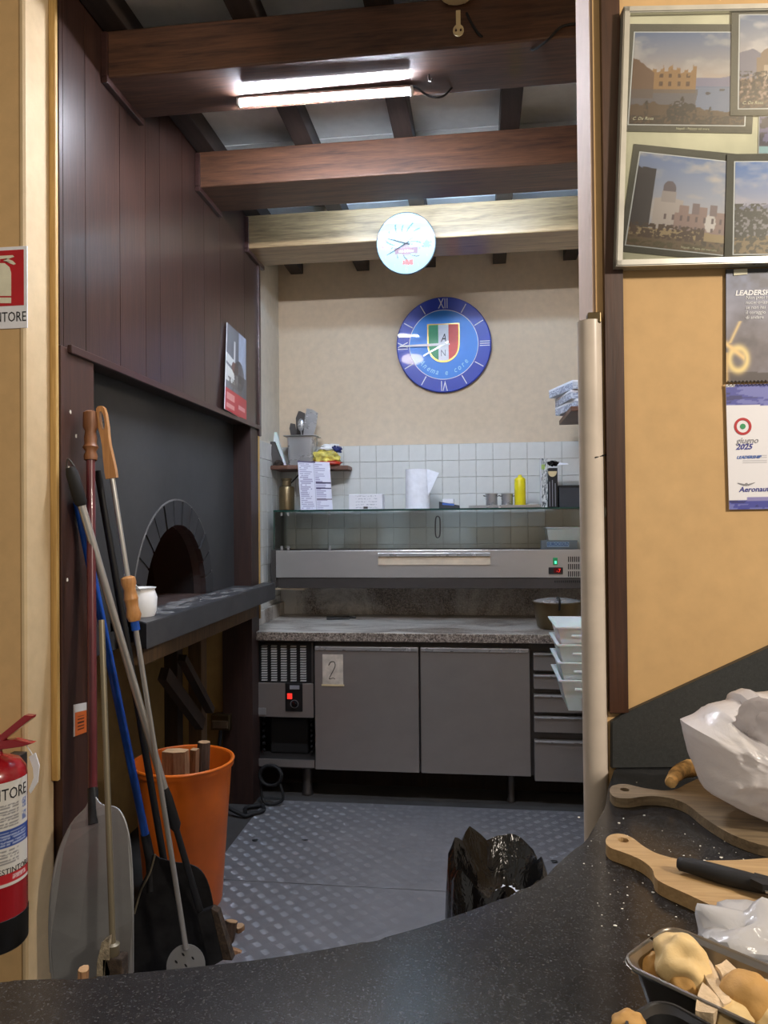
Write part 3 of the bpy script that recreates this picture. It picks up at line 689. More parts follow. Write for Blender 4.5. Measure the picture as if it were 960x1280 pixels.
for ang, L_, w_, m_ in ((180.5, 0.285, 0.0075, 'white'), (208, 0.15, 0.005, 'steel_pan')):
    a = math.radians(ang); d = rt * math.cos(a) + up * math.sin(a); s2 = n_.cross(d); o_ = c + n_ * 0.018
    bm = B(); slab(bm, [o_ - d * .04 - s2 * w_ * .5, o_ - d * .0 - s2 * w_ * 1.2, o_ + d * L_ - s2 * w_ * .7, o_ + d * L_ + s2 * w_ * .7, o_ + s2 * w_ * 1.2, o_ - d * .04 + s2 * w_ * .5], n_ * 0.002); O('hand', bm, m_, t)
bm = B(); lathe(bm, [(0.012, 0.004), (0.012, 0.022)], 16, mt); O('hub', bm, 'white', t)

# ================================================================== PIZZA COUNTER (fridge base, worktop, topping unit)
YF = 4.15; CX0, CX1, CX2, CX3, CX4 = -1.315, PY(393, 880, YF).x, PY(525, 880, YF).x, PY(664, 880, YF).x, 0.72
CZ0, CZ1 = 0.165, 0.885
fr = T('fridge_counter', (-0.3, 4.5, 0), 'stainless steel fridge counter with two doors and a drawer stack', 'counter')
bm = B()
box(bm, CX0, CX4, YF + 0.30, 4.93, CZ0, CZ1); box(bm, CX1, CX4, YF + 0.022, YF + 0.31, CZ0, CZ1)
box(bm, CX0, CX0 + 0.012, YF + 0.004, YF + 0.31, CZ0, CZ1); box(bm, CX0, CX1, YF + 0.004, YF + 0.31, CZ1 - 0.012, CZ1); box(bm, CX0, CX1, YF + 0.004, YF + 0.31, CZ0, CZ0 + 0.05)
O('cabinet_body', bm, 'steel_dark', fr)
for a, b in ((CX1 + 0.006, CX2 - 0.005), (CX2 + 0.005, CX3 - 0.006)):
    d = O('door', box(B(), a, b, YF - 0.018, YF + 0.022, CZ0 + 0.004, CZ1 - 0.03, 0.004), 'steel_door', fr)
    O('door_pull', box(B(), a + 0.004, b - 0.004, YF - 0.024, YF - 0.016, CZ1 - 0.052, CZ1 - 0.032, 0.002), 'steel_pan', d)
dz = [(816, 838), (843, 861), (868, 890), (895, 915), (925, 976)]
for v0, v1 in dz:
    z1, z0 = PY(690, v0, YF).z, PY(690, v1, YF).z
    d = O('drawer', box(B(), CX3 + 0.014, CX4 - 0.01, YF - 0.014, YF + 0.022, z0, z1, 0.003), 'steel_door', fr)
    O('drawer_lip', box(B(), CX3 + 0.014, CX4 - 0.01, YF - 0.024, YF - 0.012, z1 - 0.010, z1 - 0.003, 0.002), 'steel_pan', d)
# compressor bay: louvred panel, control panel, open lower grille
zl0, zl1 = PY(350, 853, YF).z, PY(350, 803, YF).z
lv = O('louvre_panel', box(B(), CX0 + 0.012, CX1 - 0.012, YF + 0.004, YF + 0.012, zl0, zl1, 0.001), 'black', fr)
for k_ in range(6):
    x0 = CX0 + 0.026 + k_ * 0.056; bm = B(); nz_ = 15; h_ = (zl1 - zl0 - 0.02) / nz_
    for j in range(nz_):
        z = zl0 + 0.01 + j * h_
        vs = [bm.verts.new(p) for p in ((x0, YF - 0.008, z), (x0 + 0.034, YF - 0.008, z), (x0 + 0.034, YF + 0.006, z + h_ * .55), (x0, YF + 0.006, z + h_ * .55), (x0, YF - 0.006, z - 0.001), (x0 + 0.034, YF - 0.006, z - 0.001))]
        bm.faces.new(vs[:4]); bm.faces.new([vs[0], vs[4], vs[5], vs[1]]); bm.faces.new([vs[3], vs[2], vs[5], vs[4]]); bm.faces.new([vs[0], vs[3], vs[4]]); bm.faces.new([vs[1], vs[5], vs[2]])
    o = O('louvre_column', bm, 'louvre_grey', lv); o['kind'] = 'stuff'
for a, b in ((CX0 + 0.010, CX0 + 0.024), (CX1 - 0.014, CX1 - 0.002)):
    O('panel_edge', box(B(), a, b, YF - 0.008, YF + 0.01, zl0, zl1 + 0.004), 'steel_dark', fr)
zc0 = PY(350, 896, YF).z
cp = O('control_panel', box(B(), CX0 + 0.012, CX1 - 0.004, YF - 0.008, YF + 0.012, zc0, zl0 - 0.002, 0.002), 'steel_door', fr)
a, b = PY(357, 853, YF), PY(379, 889, YF)
O('control_box', box(B(), a.x, b.x, YF - 0.014, YF - 0.006, b.z, a.z, 0.004), 'black', cp)
d0, d1 = PY(363, 856, YF), PY(375, 861, YF); O('display', box(B(), d0.x, d1.x, YF - 0.017, YF - 0.012, d1.z, d0.z, 0.001), 'ink_grey', cp)
d0, d1 = PY(360, 866, YF), PY(366, 873, YF); O('switch', box(B(), d0.x, d1.x, YF - 0.02, YF - 0.012, d1.z, d0.z, 0.002), 'led_red', cp)
q = PY(368, 880, YF - 0.014); bm = B(); lathe(bm, [(0.018, 0), (0.018, 0.006), (0.012, 0.016), (0.004, 0.017)], 20, along(q, (0, -1, 0))); O('knob', bm, 'black_gloss', cp, smooth=40)
bm = B(); lathe(bm, [(0.021, 0.0), (0.023, 0.0), (0.023, 0.0015), (0.021, 0.0015)], 24, along(q, (0, -1, 0)), close=True); O('dial_ring', bm, 'ink_grey', cp)
d0, d1 = PY(312, 884, YF), PY(333, 893, YF); O('latch_plate', box(B(), d0.x, d1.x, YF - 0.012, YF - 0.006, d1.z, d0.z, 0.001), 'steel_pan', cp)
zg0 = CZ0 + 0.05
O('bay_back', box(B(), CX0 + 0.012, CX1 - 0.004, YF + 0.28, YF + 0.295, zg0, zc0), 'black', fr)
bm = B(); box(bm, CX0 + 0.03, CX0 + 0.042, YF - 0.004, YF + 0.006, zg0, zc0); box(bm, CX0, CX0 + 0.016, YF - 0.008, YF + 0.01, CZ0, zc0); box(bm, CX0, CX1, YF - 0.008, YF + 0.01, CZ0 + 0.01, zg0); O('bay_frame', bm, 'steel_door', fr)
bm = B()
for j in range(7): lathe(bm, [(0.010, 0), (0.006, 0.012)], 10, along((CX0 + 0.075, YF + 0.06, zg0 + 0.03 + j * 0.038), (0, -1, 0))); lathe(bm, [(0.008, 0), (0.006, 0.012)], 10, along((CX1 - 0.03, YF + 0.06, zg0 + 0.03 + j * 0.03), (0, -1, 0)))
o = O('bay_clips', bm, 'soot_metal', fr); o['kind'] = 'stuff'
bm = B(); box(bm, CX0 + 0.1, CX1 - 0.06, YF + 0.1, YF + 0.28, zg0, zc0 - 0.03, 0.01); O('condenser', bm, 'black_rubber', fr)
for (u, r_) in ((384, 0.028), (639, 0.02)):
    x = PY(u, 985, YF + 0.06).x; bm = B(); lathe(bm, [(r_ * 1.15, 0), (r_ * 1.15, 0.015), (r_, 0.02), (r_, CZ0)], 18, at((x, YF + 0.07, 0))); O('leg', bm, 'steel_dark', fr, smooth=40)
for x in (-1.2, 0.6):
    bm = B(); lathe(bm, [(0.03, 0), (0.028, CZ0)], 16, at((x, 4.8, 0))); O('leg', bm, 'steel_dark', fr, smooth=40)
O('baseboard_back', box(B(), -1.33, XR, 4.40, 4.42, 0, 0.14), 'strut_dark', kind=ST)
# "2" note taped on the door
a, b = PY(403, 818, YF - 0.02), PY(429, 857, YF - 0.02)
t = T('number_note', (a.x, YF - 0.02, b.z), 'yellowed paper note with a handwritten 2 on the left fridge door', 'note')
O('paper_sheet', box(B(), a.x, b.x, YF - 0.0200, YF - 0.0185, b.z, a.z), 'note_paper', t)
q = PY(411, 850, YF - 0.0205); two = [(0.0, 0.085), (0.012, 0.105), (0.032, 0.105), (0.036, 0.08), (0.02, 0.045), (0.004, 0.012), (0.006, 0.006), (0.022, 0.012), (0.036, 0.006)]
bm = B(); tube(bm, smoothpts([q + V((x, 0, y * .95)) for x, y in two]), 0.0028, 6, flat=0.5); O('handwriting', bm, 'ink', t)
bm = B(); box(bm, a.x - 0.006, b.x + 0.006, YF - 0.0209, YF - 0.0203, b.z - 0.004, b.z + 0.006); O('tape', bm, 'cream_plastic', t)
# worktop
wk = T('granite_worktop', (-0.3, 4.5, CZ1), 'speckled granite worktop with upstands on the fridge counter', 'worktop')
O('slab', box(B(), XA + 0.012, 0.74, YF - 0.04, 4.93, CZ1 + 0.001, 0.935, 0.003), 'granite_counter', wk)
O('back_upstand', box(B(), XA + 0.012, 0.74, 4.905, 4.935, 0.935, 1.135, 0.002), 'granite_counter', wk)
O('side_upstand', box(B(), XA + 0.012, XA + 0.036, YF + 0.04, 4.905, 0.935, 1.02, 0.002), 'granite_counter', wk)
# topping unit
Y0 = 4.55; UZ0, UZ1 = 1.14, 1.372; UX0, UX1 = -1.285, 0.73
tu = T('topping_fridge', (-0.3, 4.7, UZ0), 'long stainless steel refrigerated topping unit above the worktop', 'fridge')
bm = B(); box(bm, UX0, UX1, Y0 + 0.012, 4.93, UZ0 + 0.01, UZ1 - 0.06); box(bm, UX0, UX1, Y0 + 0.012, Y0 + 0.03, UZ1 - 0.06, UZ1 - 0.004); box(bm, UX0, UX1, 4.90, 4.93, UZ1 - 0.06, UZ1 - 0.004); O('body', bm, 'steel_dark', tu)
zf = PY(500, 722, Y0).z
O('front_panel', box(B(), UX0 + 0.03, UX1, Y0 - 0.004, Y0 + 0.012, zf, UZ1, 0.003), 'steel_front', tu)
O('lower_lip', box(B(), UX0 + 0.05, UX1, Y0 + 0.002, Y0 + 0.02, UZ0, zf - 0.002, 0.002), 'steel_dark', tu)
O('end_cap', box(B(), UX0, UX0 + 0.03, Y0 - 0.004, 4.92, UZ0 + 0.005, UZ1 + 0.004, 0.003), 'steel_dark', tu)
a, b = PY(473, 693, Y0), PY(613, 706, Y0)
hs = O('card_strip', box(B(), a.x, b.x, Y0 - 0.010, Y0 - 0.003, b.z, a.z, 0.001), 'beige_strip', tu)
O('strip_lip', box(B(), a.x, b.x, Y0 - 0.022, Y0 - 0.006, a.z - 0.012, a.z + 0.008, 0.002), 'steel_pan', hs)
for x0, x1 in ((UX0 + 0.06, -0.9), (-0.89, -0.5), (-0.49, -0.1), (-0.09, 0.25)):
    bm = B(); box(bm, x0, x1, Y0 + 0.035, 4.89, UZ1 - 0.05, UZ1 - 0.012, 0.006); O('pan', bm, 'steel_pan', tu)
a, b = PY(691, 697, Y0), PY(697, 706, Y0); O('switch', box(B(), a.x, b.x, Y0 - 0.010, Y0 - 0.003, b.z, a.z, 0.002), 'flag_green', tu)
a, b = PY(693, 701, Y0), PY(695.5, 704.5, Y0); O('switch_light', box(B(), a.x, b.x, Y0 - 0.012, Y0 - 0.009, b.z, a.z), 'led_green', tu)
a, b = PY(685.5, 709, Y0), PY(703.5, 717.5, Y0); dp = O('thermostat', box(B(), a.x, b.x, Y0 - 0.012, Y0 - 0.003, b.z, a.z, 0.003), 'black', tu)
a, b = PY(692, 710, Y0), PY(701, 716, Y0); O('screen', box(B(), a.x, b.x, Y0 - 0.0135, Y0 - 0.0115, b.z, a.z), plain('screen_dark_red', (90, 14, 20), 0.2), dp)
text('digits', '-7', 0.03, PY(695.5, 715.5, Y0 - 0.015), (1, 0, 0), (0, 0, 1), 'led_red', dp, align='LEFT')
bm = B()
for r_ in range(6):
    for k_ in range(9):
        p = PY(710 + k_ * 2.55, 694.5 + r_ * 4.6 + (1.2 if r_ % 2 == 0 else 0), Y0 - 0.0045); box(bm, p.x, p.x + 0.0065, p.y, p.y + 0.004, p.z - 0.016, p.z)
o = O('vent_slots', bm, 'black', tu); o['kind'] = 'stuff'
bm = B()
for k_ in range(14):
    p = PY(693 + k_ * 2.55, 725.5, Y0 + 0.0015); box(bm, p.x, p.x + 0.0075, p.y, p.y + 0.004, p.z - 0.014, p.z)
o = O('lower_vent_slots', bm, 'black', tu); o['kind'] = 'stuff'
# glass guard with shelf
GZ = 1.612
gg = T('glass_guard', (-0.3, 4.7, UZ1), 'greenish glass guard and shelf standing on the topping unit', 'glass shelf')
GX0 = -1.275
O('shelf_pane', box(B(), GX0, UX1, Y0 + 0.02, 4.915, GZ, GZ + 0.010), 'glass_green', gg)
O('shelf_edge', box(B(), GX0, UX1, Y0 + 0.0165, Y0 + 0.0195, GZ - 0.0005, GZ + 0.010), 'glass_edge', gg)
O('front_pane', box(B(), GX0 + 0.003, UX1, Y0 + 0.035, Y0 + 0.041, UZ1 + 0.001, GZ - 0.001), 'glass_green', gg)
O('side_pane', box(B(), GX0 - 0.003, GX0 + 0.002, Y0 + 0.044, 4.9, UZ1 + 0.006, GZ - 0.001), 'glass_green', gg)
O('side_edge', box(B(), GX0 - 0.004, GX0 + 0.003, Y0 + 0.036, Y0 + 0.0435, UZ1 + 0.006, GZ - 0.001), 'glass_edge', gg)
for u in (352, 360, 412, 547):
    p = PY(u, 660, Y0 + 0.03)
    if u != 547:
        bm = B(); lathe(bm, [(0.008, 0), (0.008, 0.025)], 10, at((p.x, Y0 + 0.03, UZ1 + 0.001))); lathe(bm, [(0.006, 0), (0.006, 0.02)], 10, at((p.x, Y0 + 0.03, GZ - 0.025))); O('clamp', bm, 'steel_pan', gg)
p = PY(547, 645, Y0 + 0.03); q = PY(547, 672, Y0 + 0.03)
bm = B(); tube(bm, smoothpts([p, p + V((-0.012, 0, -0.02)), q + V((-0.012, 0, 0.02)), q, q + V((0.014, 0, 0.02)), p + V((0.014, 0, -0.02)), p]), 0.004, 8); O('pane_handle', bm, 'steel_dark', gg)

# ================================================================== ON THE GLASS SHELF AND WORKTOP
GT = GZ + 0.0105
YS = 4.70
def rbox(name, a, b, y0, y1, mat, bev=0.002, **kw): return O(name, box(B(), a.x, b.x, y0, y1, b.z, a.z, bev), mat, **kw)
# paper towel roll
p = PY(522, 600, YS); r_ = 0.076; c = V((p.x, YS, GT))
zt = PY(522, 587, YS).z
t = T('paper_towel_roll', c, 'tall white paper towel roll standing on the glass shelf', 'paper towel')
bm = B(); lathe(bm, [(r_, 0), (r_, zt - GT), (0.022, zt - GT), (0.022, 0)], 40, at(c), close=True); O('roll', bm, 'tissue', t, smooth=40)
a = PY(537, 588, YS - 0.05); pts = [a, PY(549, 591, YS - 0.09), PY(545, 601, YS - 0.08), PY(540, 620, YS - 0.05), PY(538, 634, YS - 0.04)]
bm = B(); slab(bm, [V((c.x + 0.062, YS - 0.045, zt)), PY(549, 591, YS - 0.06), PY(545.5, 598, YS - 0.06), PY(541, 608, YS - 0.055), V((c.x + 0.068, YS - 0.045, GT + 0.08))], (0, 0.002, 0)); O('loose_sheet', bm, 'tissue', t)
# white carton with print
a, b = PY(436, 618, 4.66), PY(478, 637, 4.66); a.z -= 0; b.z = GT
t = T('small_carton', (a.x, 4.7, GT), 'low white cardboard box with faint print on the glass shelf', 'box')
O('carton', box(B(), a.x, b.x, 4.66, 4.78, GT, a.z, 0.003), 'paper', t)
sheet('label_print', (a.x + .004, 4.6588, a.z - .004), (b.x - .004, 4.6588, a.z - .004), (b.x - .004, 4.6588, GT + .004), (a.x + .004, 4.6588, GT + .004), 60, 30,
      lambda s, tt: over(over(np.ones(s.shape + (3,)) * rgb(226, 224, 226), ((np.abs((tt * 5) % 1 - .5) < .18) & (fbm(s, tt, 30, 2) > .5) & (s > .2) & (s < .85)) * .5, rgb(120, 120, 130)), ((np.abs(s - .5) < .07) & (tt > .84)), rgb(60, 50, 46)), t)
# card reader
a, b = PY(549, 627, 4.65), PY(575, 637, 4.65)
t = T('card_reader', (a.x, 4.65, GT), 'small dark card reader with a pale blue screen on the glass shelf', 'card reader')
bm = B(); slab(bm, [V((a.x, 4.62, GT)), V((b.x, 4.62, GT)), V((b.x - .004, 4.62, GT + 0.018)), V((a.x, 4.62, GT + 0.042))], (0, 0.08, 0), bev=0.003); O('body', bm, 'dark_grey', t)
bm = B(); box(bm, a.x + 0.02, a.x + 0.09, 4.65, 4.72, GT + 0.03, GT + 0.06, 0.004); O('paper_slip', bm, 'paper', t)
bm = B(); slab(bm, [V((a.x + 0.02, 4.618, GT + 0.022)), V((b.x - 0.035, 4.618, GT + 0.016)), V((b.x - 0.035, 4.618, GT + 0.026)), V((a.x + 0.02, 4.618, GT + 0.034))], (0, 0.004, 0)); O('screen', bm, 'ink_blue_light', t)
# long steel tray with two pots and the bottle
a, b = PY(586, 633, 4.64), PY(676, 637, 4.64)
tr = T('serving_tray', ((a.x + b.x) / 2, 4.72, GT), 'flat steel tray under the two small pots on the glass shelf', 'tray')
bm = B(); box(bm, a.x, b.x, 4.60, 4.82, GT, GT + 0.004); O('base', bm, 'steel_pan', tr)
bm = B(); 
for (x0, x1, y0, y1) in ((a.x, b.x, 4.598, 4.603), (a.x, b.x, 4.817, 4.822), (a.x, a.x + .005, 4.603, 4.817), (b.x - .005, b.x, 4.603, 4.817)): box(bm, x0, x1, y0, y1, GT + 0.001, GT + 0.016)
O('rim', bm, 'steel_pan', tr)
TT = GT + 0.0045
for u, nm in ((614.5, 'left of the two small steel pots on the shelf tray'), (634, 'right small steel pot touching the yellow bottle')):
    q = PY(u, 625, 4.71); c = V((q.x, 4.71, TT)); h_ = PY(u, 618, 4.71).z - TT; r_ = 0.036
    t = T('small_pot', c, nm, 'pot', 'small steel pots on the shelf tray')
    bm = B(); lathe(bm, [(r_ * .9, 0), (r_, 0.006), (r_, h_), (r_ + .004, h_), (r_ + .004, h_ + .003), (r_ - .003, h_ + .003), (r_ - .003, 0.006), (r_ * .8, 0.004)], 28, at(c)); O('bowl', bm, 'steel_pan', t, smooth=40)
    for s in (-1, 1):
        bm = B(); tube(bm, smoothpts([c + V((s * r_, -.012, h_ - .012)), c + V((s * (r_ + .012), -.008, h_ - .008)), c + V((s * (r_ + .012), .008, h_ - .008)), c + V((s * r_, .012, h_ - .012))]), 0.003, 6); O('ear_handle', bm, 'steel_dark', t)
q = PY(650.5, 630, 4.67); c = V((q.x, 4.69, TT)); hb = PY(649, 593.5, 4.69).z - TT
t = T('sauce_bottle', c, 'bright yellow squeeze bottle on the glass shelf', 'bottle')
bm = B(); lathe(bm, [(0.030, 0), (0.034, 0.006), (0.034, hb * .77), (0.032, hb * .8)], 28, at(c)); O('body', bm, 'yellow_plastic', t, smooth=40)
bm = B(); lathe(bm, [(0.034, hb * .8), (0.034, hb * .86), (0.028, hb * .9), (0.014, hb * .93), (0.009, hb)], 28, at(c)); O('nozzle_cap', bm, 'yellow_plastic', t, smooth=40)
q = PY(663, 630, 4.75); c = V((q.x + .01, 4.75, TT))
bm = B(); lathe(bm, [(0.03, 0), (0.042, 0.022), (0.040, 0.022), (0.028, 0.003)], 24, at(c)); O('small_dish', bm, 'white', label='small white dish between yellow bottle and upright cartons', cat='dish', smooth=40)
# upright cartons at the right end
a, b = PY(676.5, 573, 4.68), PY(685, 636, 4.68)
t = T('upright_carton', (a.x, 4.7, GT), 'tall narrow black and white carton on the shelf', 'box')
O('carton', box(B(), a.x, b.x, 4.68, 4.80, GT, a.z, 0.002), 'paper', t)
sheet('label_print', (a.x, 4.6788, a.z), (b.x, 4.6788, a.z), (b.x, 4.6788, GT), (a.x, 4.6788, GT), 14, 70, lambda s, tt: over(over(np.ones(s.shape + (3,)) * rgb(206, 208, 204), (fbm(s, tt, 14, 9) > .52) * .8, rgb(50, 56, 60)), ((tt > .13) & (tt < .22) & (s < .6)) * .8, rgb(150, 180, 70)), t)
a, b = PY(685.6, 585, 4.66), PY(697.5, 636, 4.66)
t = T('upright_carton', (a.x, 4.68, GT), 'tall black carton with a beige round motif on the shelf', 'box')
O('carton', box(B(), a.x, b.x, 4.66, 4.79, GT, a.z, 0.002), 'black', t)
q = PY(690.5, 589, 4.6585); bm = B(); slab(bm, [q + V((0.027 * math.cos(x), 0, 0.034 * math.sin(x))) for x in np.linspace(math.pi, 2 * math.pi, 16)], (0, 0.0014, 0)); O('motif', bm, 'cream_plastic', t)
bm = B()
for u, v0 in ((687, 602), (690.5, 600), (694, 604)):
    q = PY(u, v0, 4.6585); q2 = PY(u, 633, 4.6585); box(bm, q.x - .002, q.x + .002, 4.6585, 4.6602, q2.z, q.z)
o = O('printed_lines', bm, 'ink_grey', t); o['kind'] = 'stuff'
bm = B(); q = PY(690, 580, 4.70); ball(bm, q + V((0.006, 0, 0.004)), 0.036, 3, (0.9, .8, .5), 0.5, 2.5, 3); O('crumpled_top', bm, 'black_gloss', t, smooth=40)
bm = B(); q = PY(690, 582, 4.72); slab(bm, [q, q + V((0.1, 0, 0.006)), q + V((0.095, 0.02, 0.014)), q + V((0.02, 0.02, 0.02))], (0, 0.004, 0)); O('white_flap', bm, 'paper', t)
a, b = PY(699, 607, 4.66), PY(745, 636, 4.66)
t = T('dark_box', (a.x, 4.7, GT), 'dark grey lidded box at the right end of the glass shelf', 'box')
O('box_body', box(B(), a.x, 0.70, 4.66, 4.84, GT, a.z - 0.012, 0.002), 'dark_grey', t); O('lid', box(B(), a.x - .003, 0.703, 4.657, 4.843, a.z - 0.012, a.z + .002, 0.002), 'black', t)
# white container with sticker standing on the topping unit behind the glass
a, b = PY(683, 660, 4.66), PY(740, 684, 4.66); zb_ = UZ1 - 0.012
t = T('white_container', (a.x, 4.7, UZ1), 'white plastic container behind the glass on the topping unit', 'container')
bm = B(); x1 = 0.69; z1 = a.z
v0 = [(a.x + .02, 4.65, UZ1 + .001), (x1 - .02, 4.65, UZ1 + .001), (x1 - .02, 4.83, UZ1 + .001), (a.x + .02, 4.83, UZ1 + .001)]; v1 = [(a.x, 4.64, z1), (x1, 4.64, z1), (x1, 4.84, z1), (a.x, 4.84, z1)]
A0 = [bm.verts.new(q) for q in v0]; A1 = [bm.verts.new(q) for q in v1]; bm.faces.new(A0)
for i in range(4): bm.faces.new([A0[i], A0[(i + 1) % 4], A1[(i + 1) % 4], A1[i]])
bm.faces.new(A1[::-1]); O('tub', bm, 'tub_plastic', t)
bm = B(); box(bm, a.x - .006, x1 + .006, 4.634, 4.846, z1 - 0.006, z1 + .004, 0.002); O('rim', bm, 'tub_plastic', t)
a, b = PY(676, 682, 4.60), PY(722, 691, 4.60); a.z = UZ1 + 0.052
t = T('label_box', (a.x, 4.6, UZ1), 'low blue-grey box with a light blue lettered sticker by the vents', 'box')
O('carton', box(B(), a.x, b.x, 4.594, 4.63, UZ1 + 0.001, a.z, 0.002), plain('blue_grey', (136, 150, 168), 0.5), t)
st2 = O('sticker', box(B(), a.x + .035, a.x + .165, 4.5925, 4.5945, UZ1 + 0.012, a.z - 0.008), plain('sticker_blue', (170, 204, 244), 0.4), t)
text('lettering', 'EUROCOLD', 0.028, V((a.x + .1, 4.592, UZ1 + 0.02)), (1, 0, 0), (0, 0, 1), 'ink_blue_light', st2, align='CENTER', bold=0.0006, sx=0.82)
# worktop: dark scraper, steel pot
q = PZ(425, 773, 0.937)
t = T('dough_scraper', (q.x, q.y, 0.9355), 'flat black dough scraper lying on the floury worktop', 'scraper')
mt = at((q.x, q.y, 0.9355)) @ Matrix.Rotation(math.radians(12), 4, 'Z')
bm = B(); box(bm, -0.085, 0.06, -0.05, 0.05, 0, 0.012, 0.004, mt); O('blade', bm, 'black', t)
bm = B(); box(bm, 0.058, 0.10, -0.03, 0.03, 0.002, 0.016, 0.005, mt); O('grip', bm, 'black_gloss', t)
q = PY(697, 785, 4.34); c = V((q.x, 4.36, 0.9355)); r_ = 0.135; h_ = PY(697, 754, 4.3).z - 0.9355
t = T('mixing_pot', c, 'round steel pot with a lid and black handle on the worktop', 'pot')
bm = B(); lathe(bm, [(r_ * .72, 0), (r_ * .82, 0.012), (r_ * .97, h_ * .8), (r_ * 1.0, h_), (r_ * 1.06, h_ + .002), (r_ * 1.06, h_ + .006), (r_ * .97, h_ + .006), (r_ * .9, h_ * .7), (r_ * .7, 0.014)], 40, at(c)); O('bowl', bm, 'steel_tarnish', t, smooth=40)
bm = B(); lathe(bm, [(r_ * .96, h_ - .004), (r_ * .96, h_ + .008), (r_ * .5, h_ + .02), (0.01, h_ + .024)], 40, at(c)); O('lid', bm, 'steel_pan', t, smooth=40)
bm = B(); tube(bm, smoothpts([c + V((0, -r_ * 1.02, h_ - .03)), c + V((0, -r_ * 1.1, h_ + .015)), c + V((0, -r_ * .6, h_ + .034)), c + V((0, -r_ * .4, h_ + .02))]), 0.010, 8, flat=0.4); O('strap_handle', bm, 'black', t)
# stacked white tubs on a small steel stand behind the doorway post
q = PY(697, 782, 3.55); x0 = q.x; yc = 3.72; tz = PY(727, 890, 3.55).z
def tub(z, dx, label):
    t = T('dough_tub', (x0 + .15, yc, z), label, 'tub', 'stacked white plastic tubs')
    w0, w1, d0, d1, h_ = 0.115, 0.15, 0.15, 0.185, 0.14
    def ring(wx, wy, zz): return [V((x0 + .15 + dx + sx * wx, yc + sy * wy, zz)) for sx, sy in ((-1, -1), (1, -1), (1, 1), (-1, 1))]
    bm = B(); seq = [ring(w0, d0, z), ring(w1, d1, z + h_), ring(w1 + .012, d1 + .012, z + h_ + .002), ring(w1 + .012, d1 + .012, z + h_ + .008), ring(w1 - .004, d1 - .004, z + h_ + .008), ring(w0 - .002, d0 - .002, z + .005)]
    rs = [[bm.verts.new(p) for p in r] for r in seq]
    for i in range(5):
        for k_ in range(4): bm.faces.new([rs[i][k_], rs[i][(k_ + 1) % 4], rs[i + 1][(k_ + 1) % 4], rs[i + 1][k_]])
    bm.faces.new(rs[0][::-1]); bm.faces.new(rs[5])
    tb = O('tub_body', bm, 'tub_plastic', t)
    bm = B(); box(bm, x0 + .06 + dx, x0 + .24 + dx, yc - d1 - .012, yc - d1 + .0, z + h_ * .72, z + h_ * .8, 0.003); O('grip_lip', bm, 'tub_plastic', t)
names = ('bottom tub of the white plastic stack beside the doorway post', 'second white tub from the bottom of the stack by the doorway post', 'third white tub from the bottom of the stack by the doorway post', 'topmost white tub of the stack beside the doorway post')
ztop = PY(712, 783, 3.55).z; stp = (ztop - 0.148 - tz) / 3
for k_ in range(4): tub(tz + k_ * stp, (3 - k_) * 0.004 - .0, names[k_])
t = T('steel_stand', (x0 + .25, yc, 0), 'low steel stand carrying the stacked tubs behind the doorway post', 'stand')
O('top', box(B(), x0 + .16, x0 + .46, yc - .2, yc + .2, tz - 0.03, tz - 0.001, 0.003), 'steel_door', t)
for sx in (.17, .43):
    for sy in (-.18, .18): O('leg', box(B(), x0 + sx, x0 + sx + .02, yc + sy - .01, yc + sy + .01, 0.004, tz - 0.03), 'steel_dark', t)
q = PY(365, 736, 4.60); bm = B(); box(bm, q.x - .1, q.x + .09, 4.57, 4.72, UZ0 - .012, UZ0 - .001, .002); O('cardboard_slip', bm, 'beige_strip', label='pale cardboard slip tucked under the left end of the topping unit', cat='cardboard')
for k_, (u, v, lb_) in enumerate(((319, 1051, 'small black scrap on the steel floor near the bin'), (381, 1051, 'thin dark splinter on the steel floor, middle of the room'), (693, 1078, 'dark crumpled scrap on the floor by the doorway edge'))):
    q = PZ(u, v, 0.005); bm = B(); ball(bm, q + V((0, 0, .004)), .012 if k_ != 1 else .010, 2, (1.3, .8, .4) if k_ != 1 else (1.6, .3, .3), .8, 2, k_); O('floor_scrap', bm, 'black', label=lb_, cat='scrap', smooth=50)
# ================================================================== CORNER SHELF
SZ = PY(380, 583, 4.8).z
a, b = PY(334, 578, 4.72), PY(433, 583, 4.72)
t = T('corner_shelf', (-1.1, 4.8, SZ - .03), 'small brown wooden shelf in the tiled corner', 'shelf')
bm = B(); slab(bm, [V((XA + .012, 4.68, SZ - .026)), V((PY(360, 583, 4.68).x, 4.66, SZ - .026)), V((b.x, 4.78, SZ - .026)), V((b.x, 4.936, SZ - .026)), V((XA + .012, 4.936, SZ - .026))], (0, 0, 0.026), bev=0.003); O('board', bm, 'shelf_wood', t)
p = PY(344, 590, 4.85)
bm = B(); tube(bm, smoothpts([V((p.x, 4.9, SZ - .03)), V((p.x, 4.93, SZ - .22))]), 0.005, 8); tube(bm, smoothpts([V((p.x, 4.93, SZ - .16)), V((p.x + .1, 4.85, SZ - .11)), V((p.x + .2, 4.78, SZ - .03))]), 0.005, 8); O('bracket', bm, 'black', t)
# bracketed steel canister under the shelf
p = PY(366, 625, 4.82); c = V((p.x - .012, 4.71, GT))
bm = B(); lathe(bm, [(0.045, 0), (0.05, 0.005), (0.05, 0.14), (0.046, 0.15), (0.03, 0.156), (0.028, 0.19), (0.034, 0.195), (0.034, 0.205)], 28, at(c)); O('steel_canister', bm, 'steel_tarnish', label='tarnished steel canister under the corner shelf behind the menu', cat='canister', smooth=35)
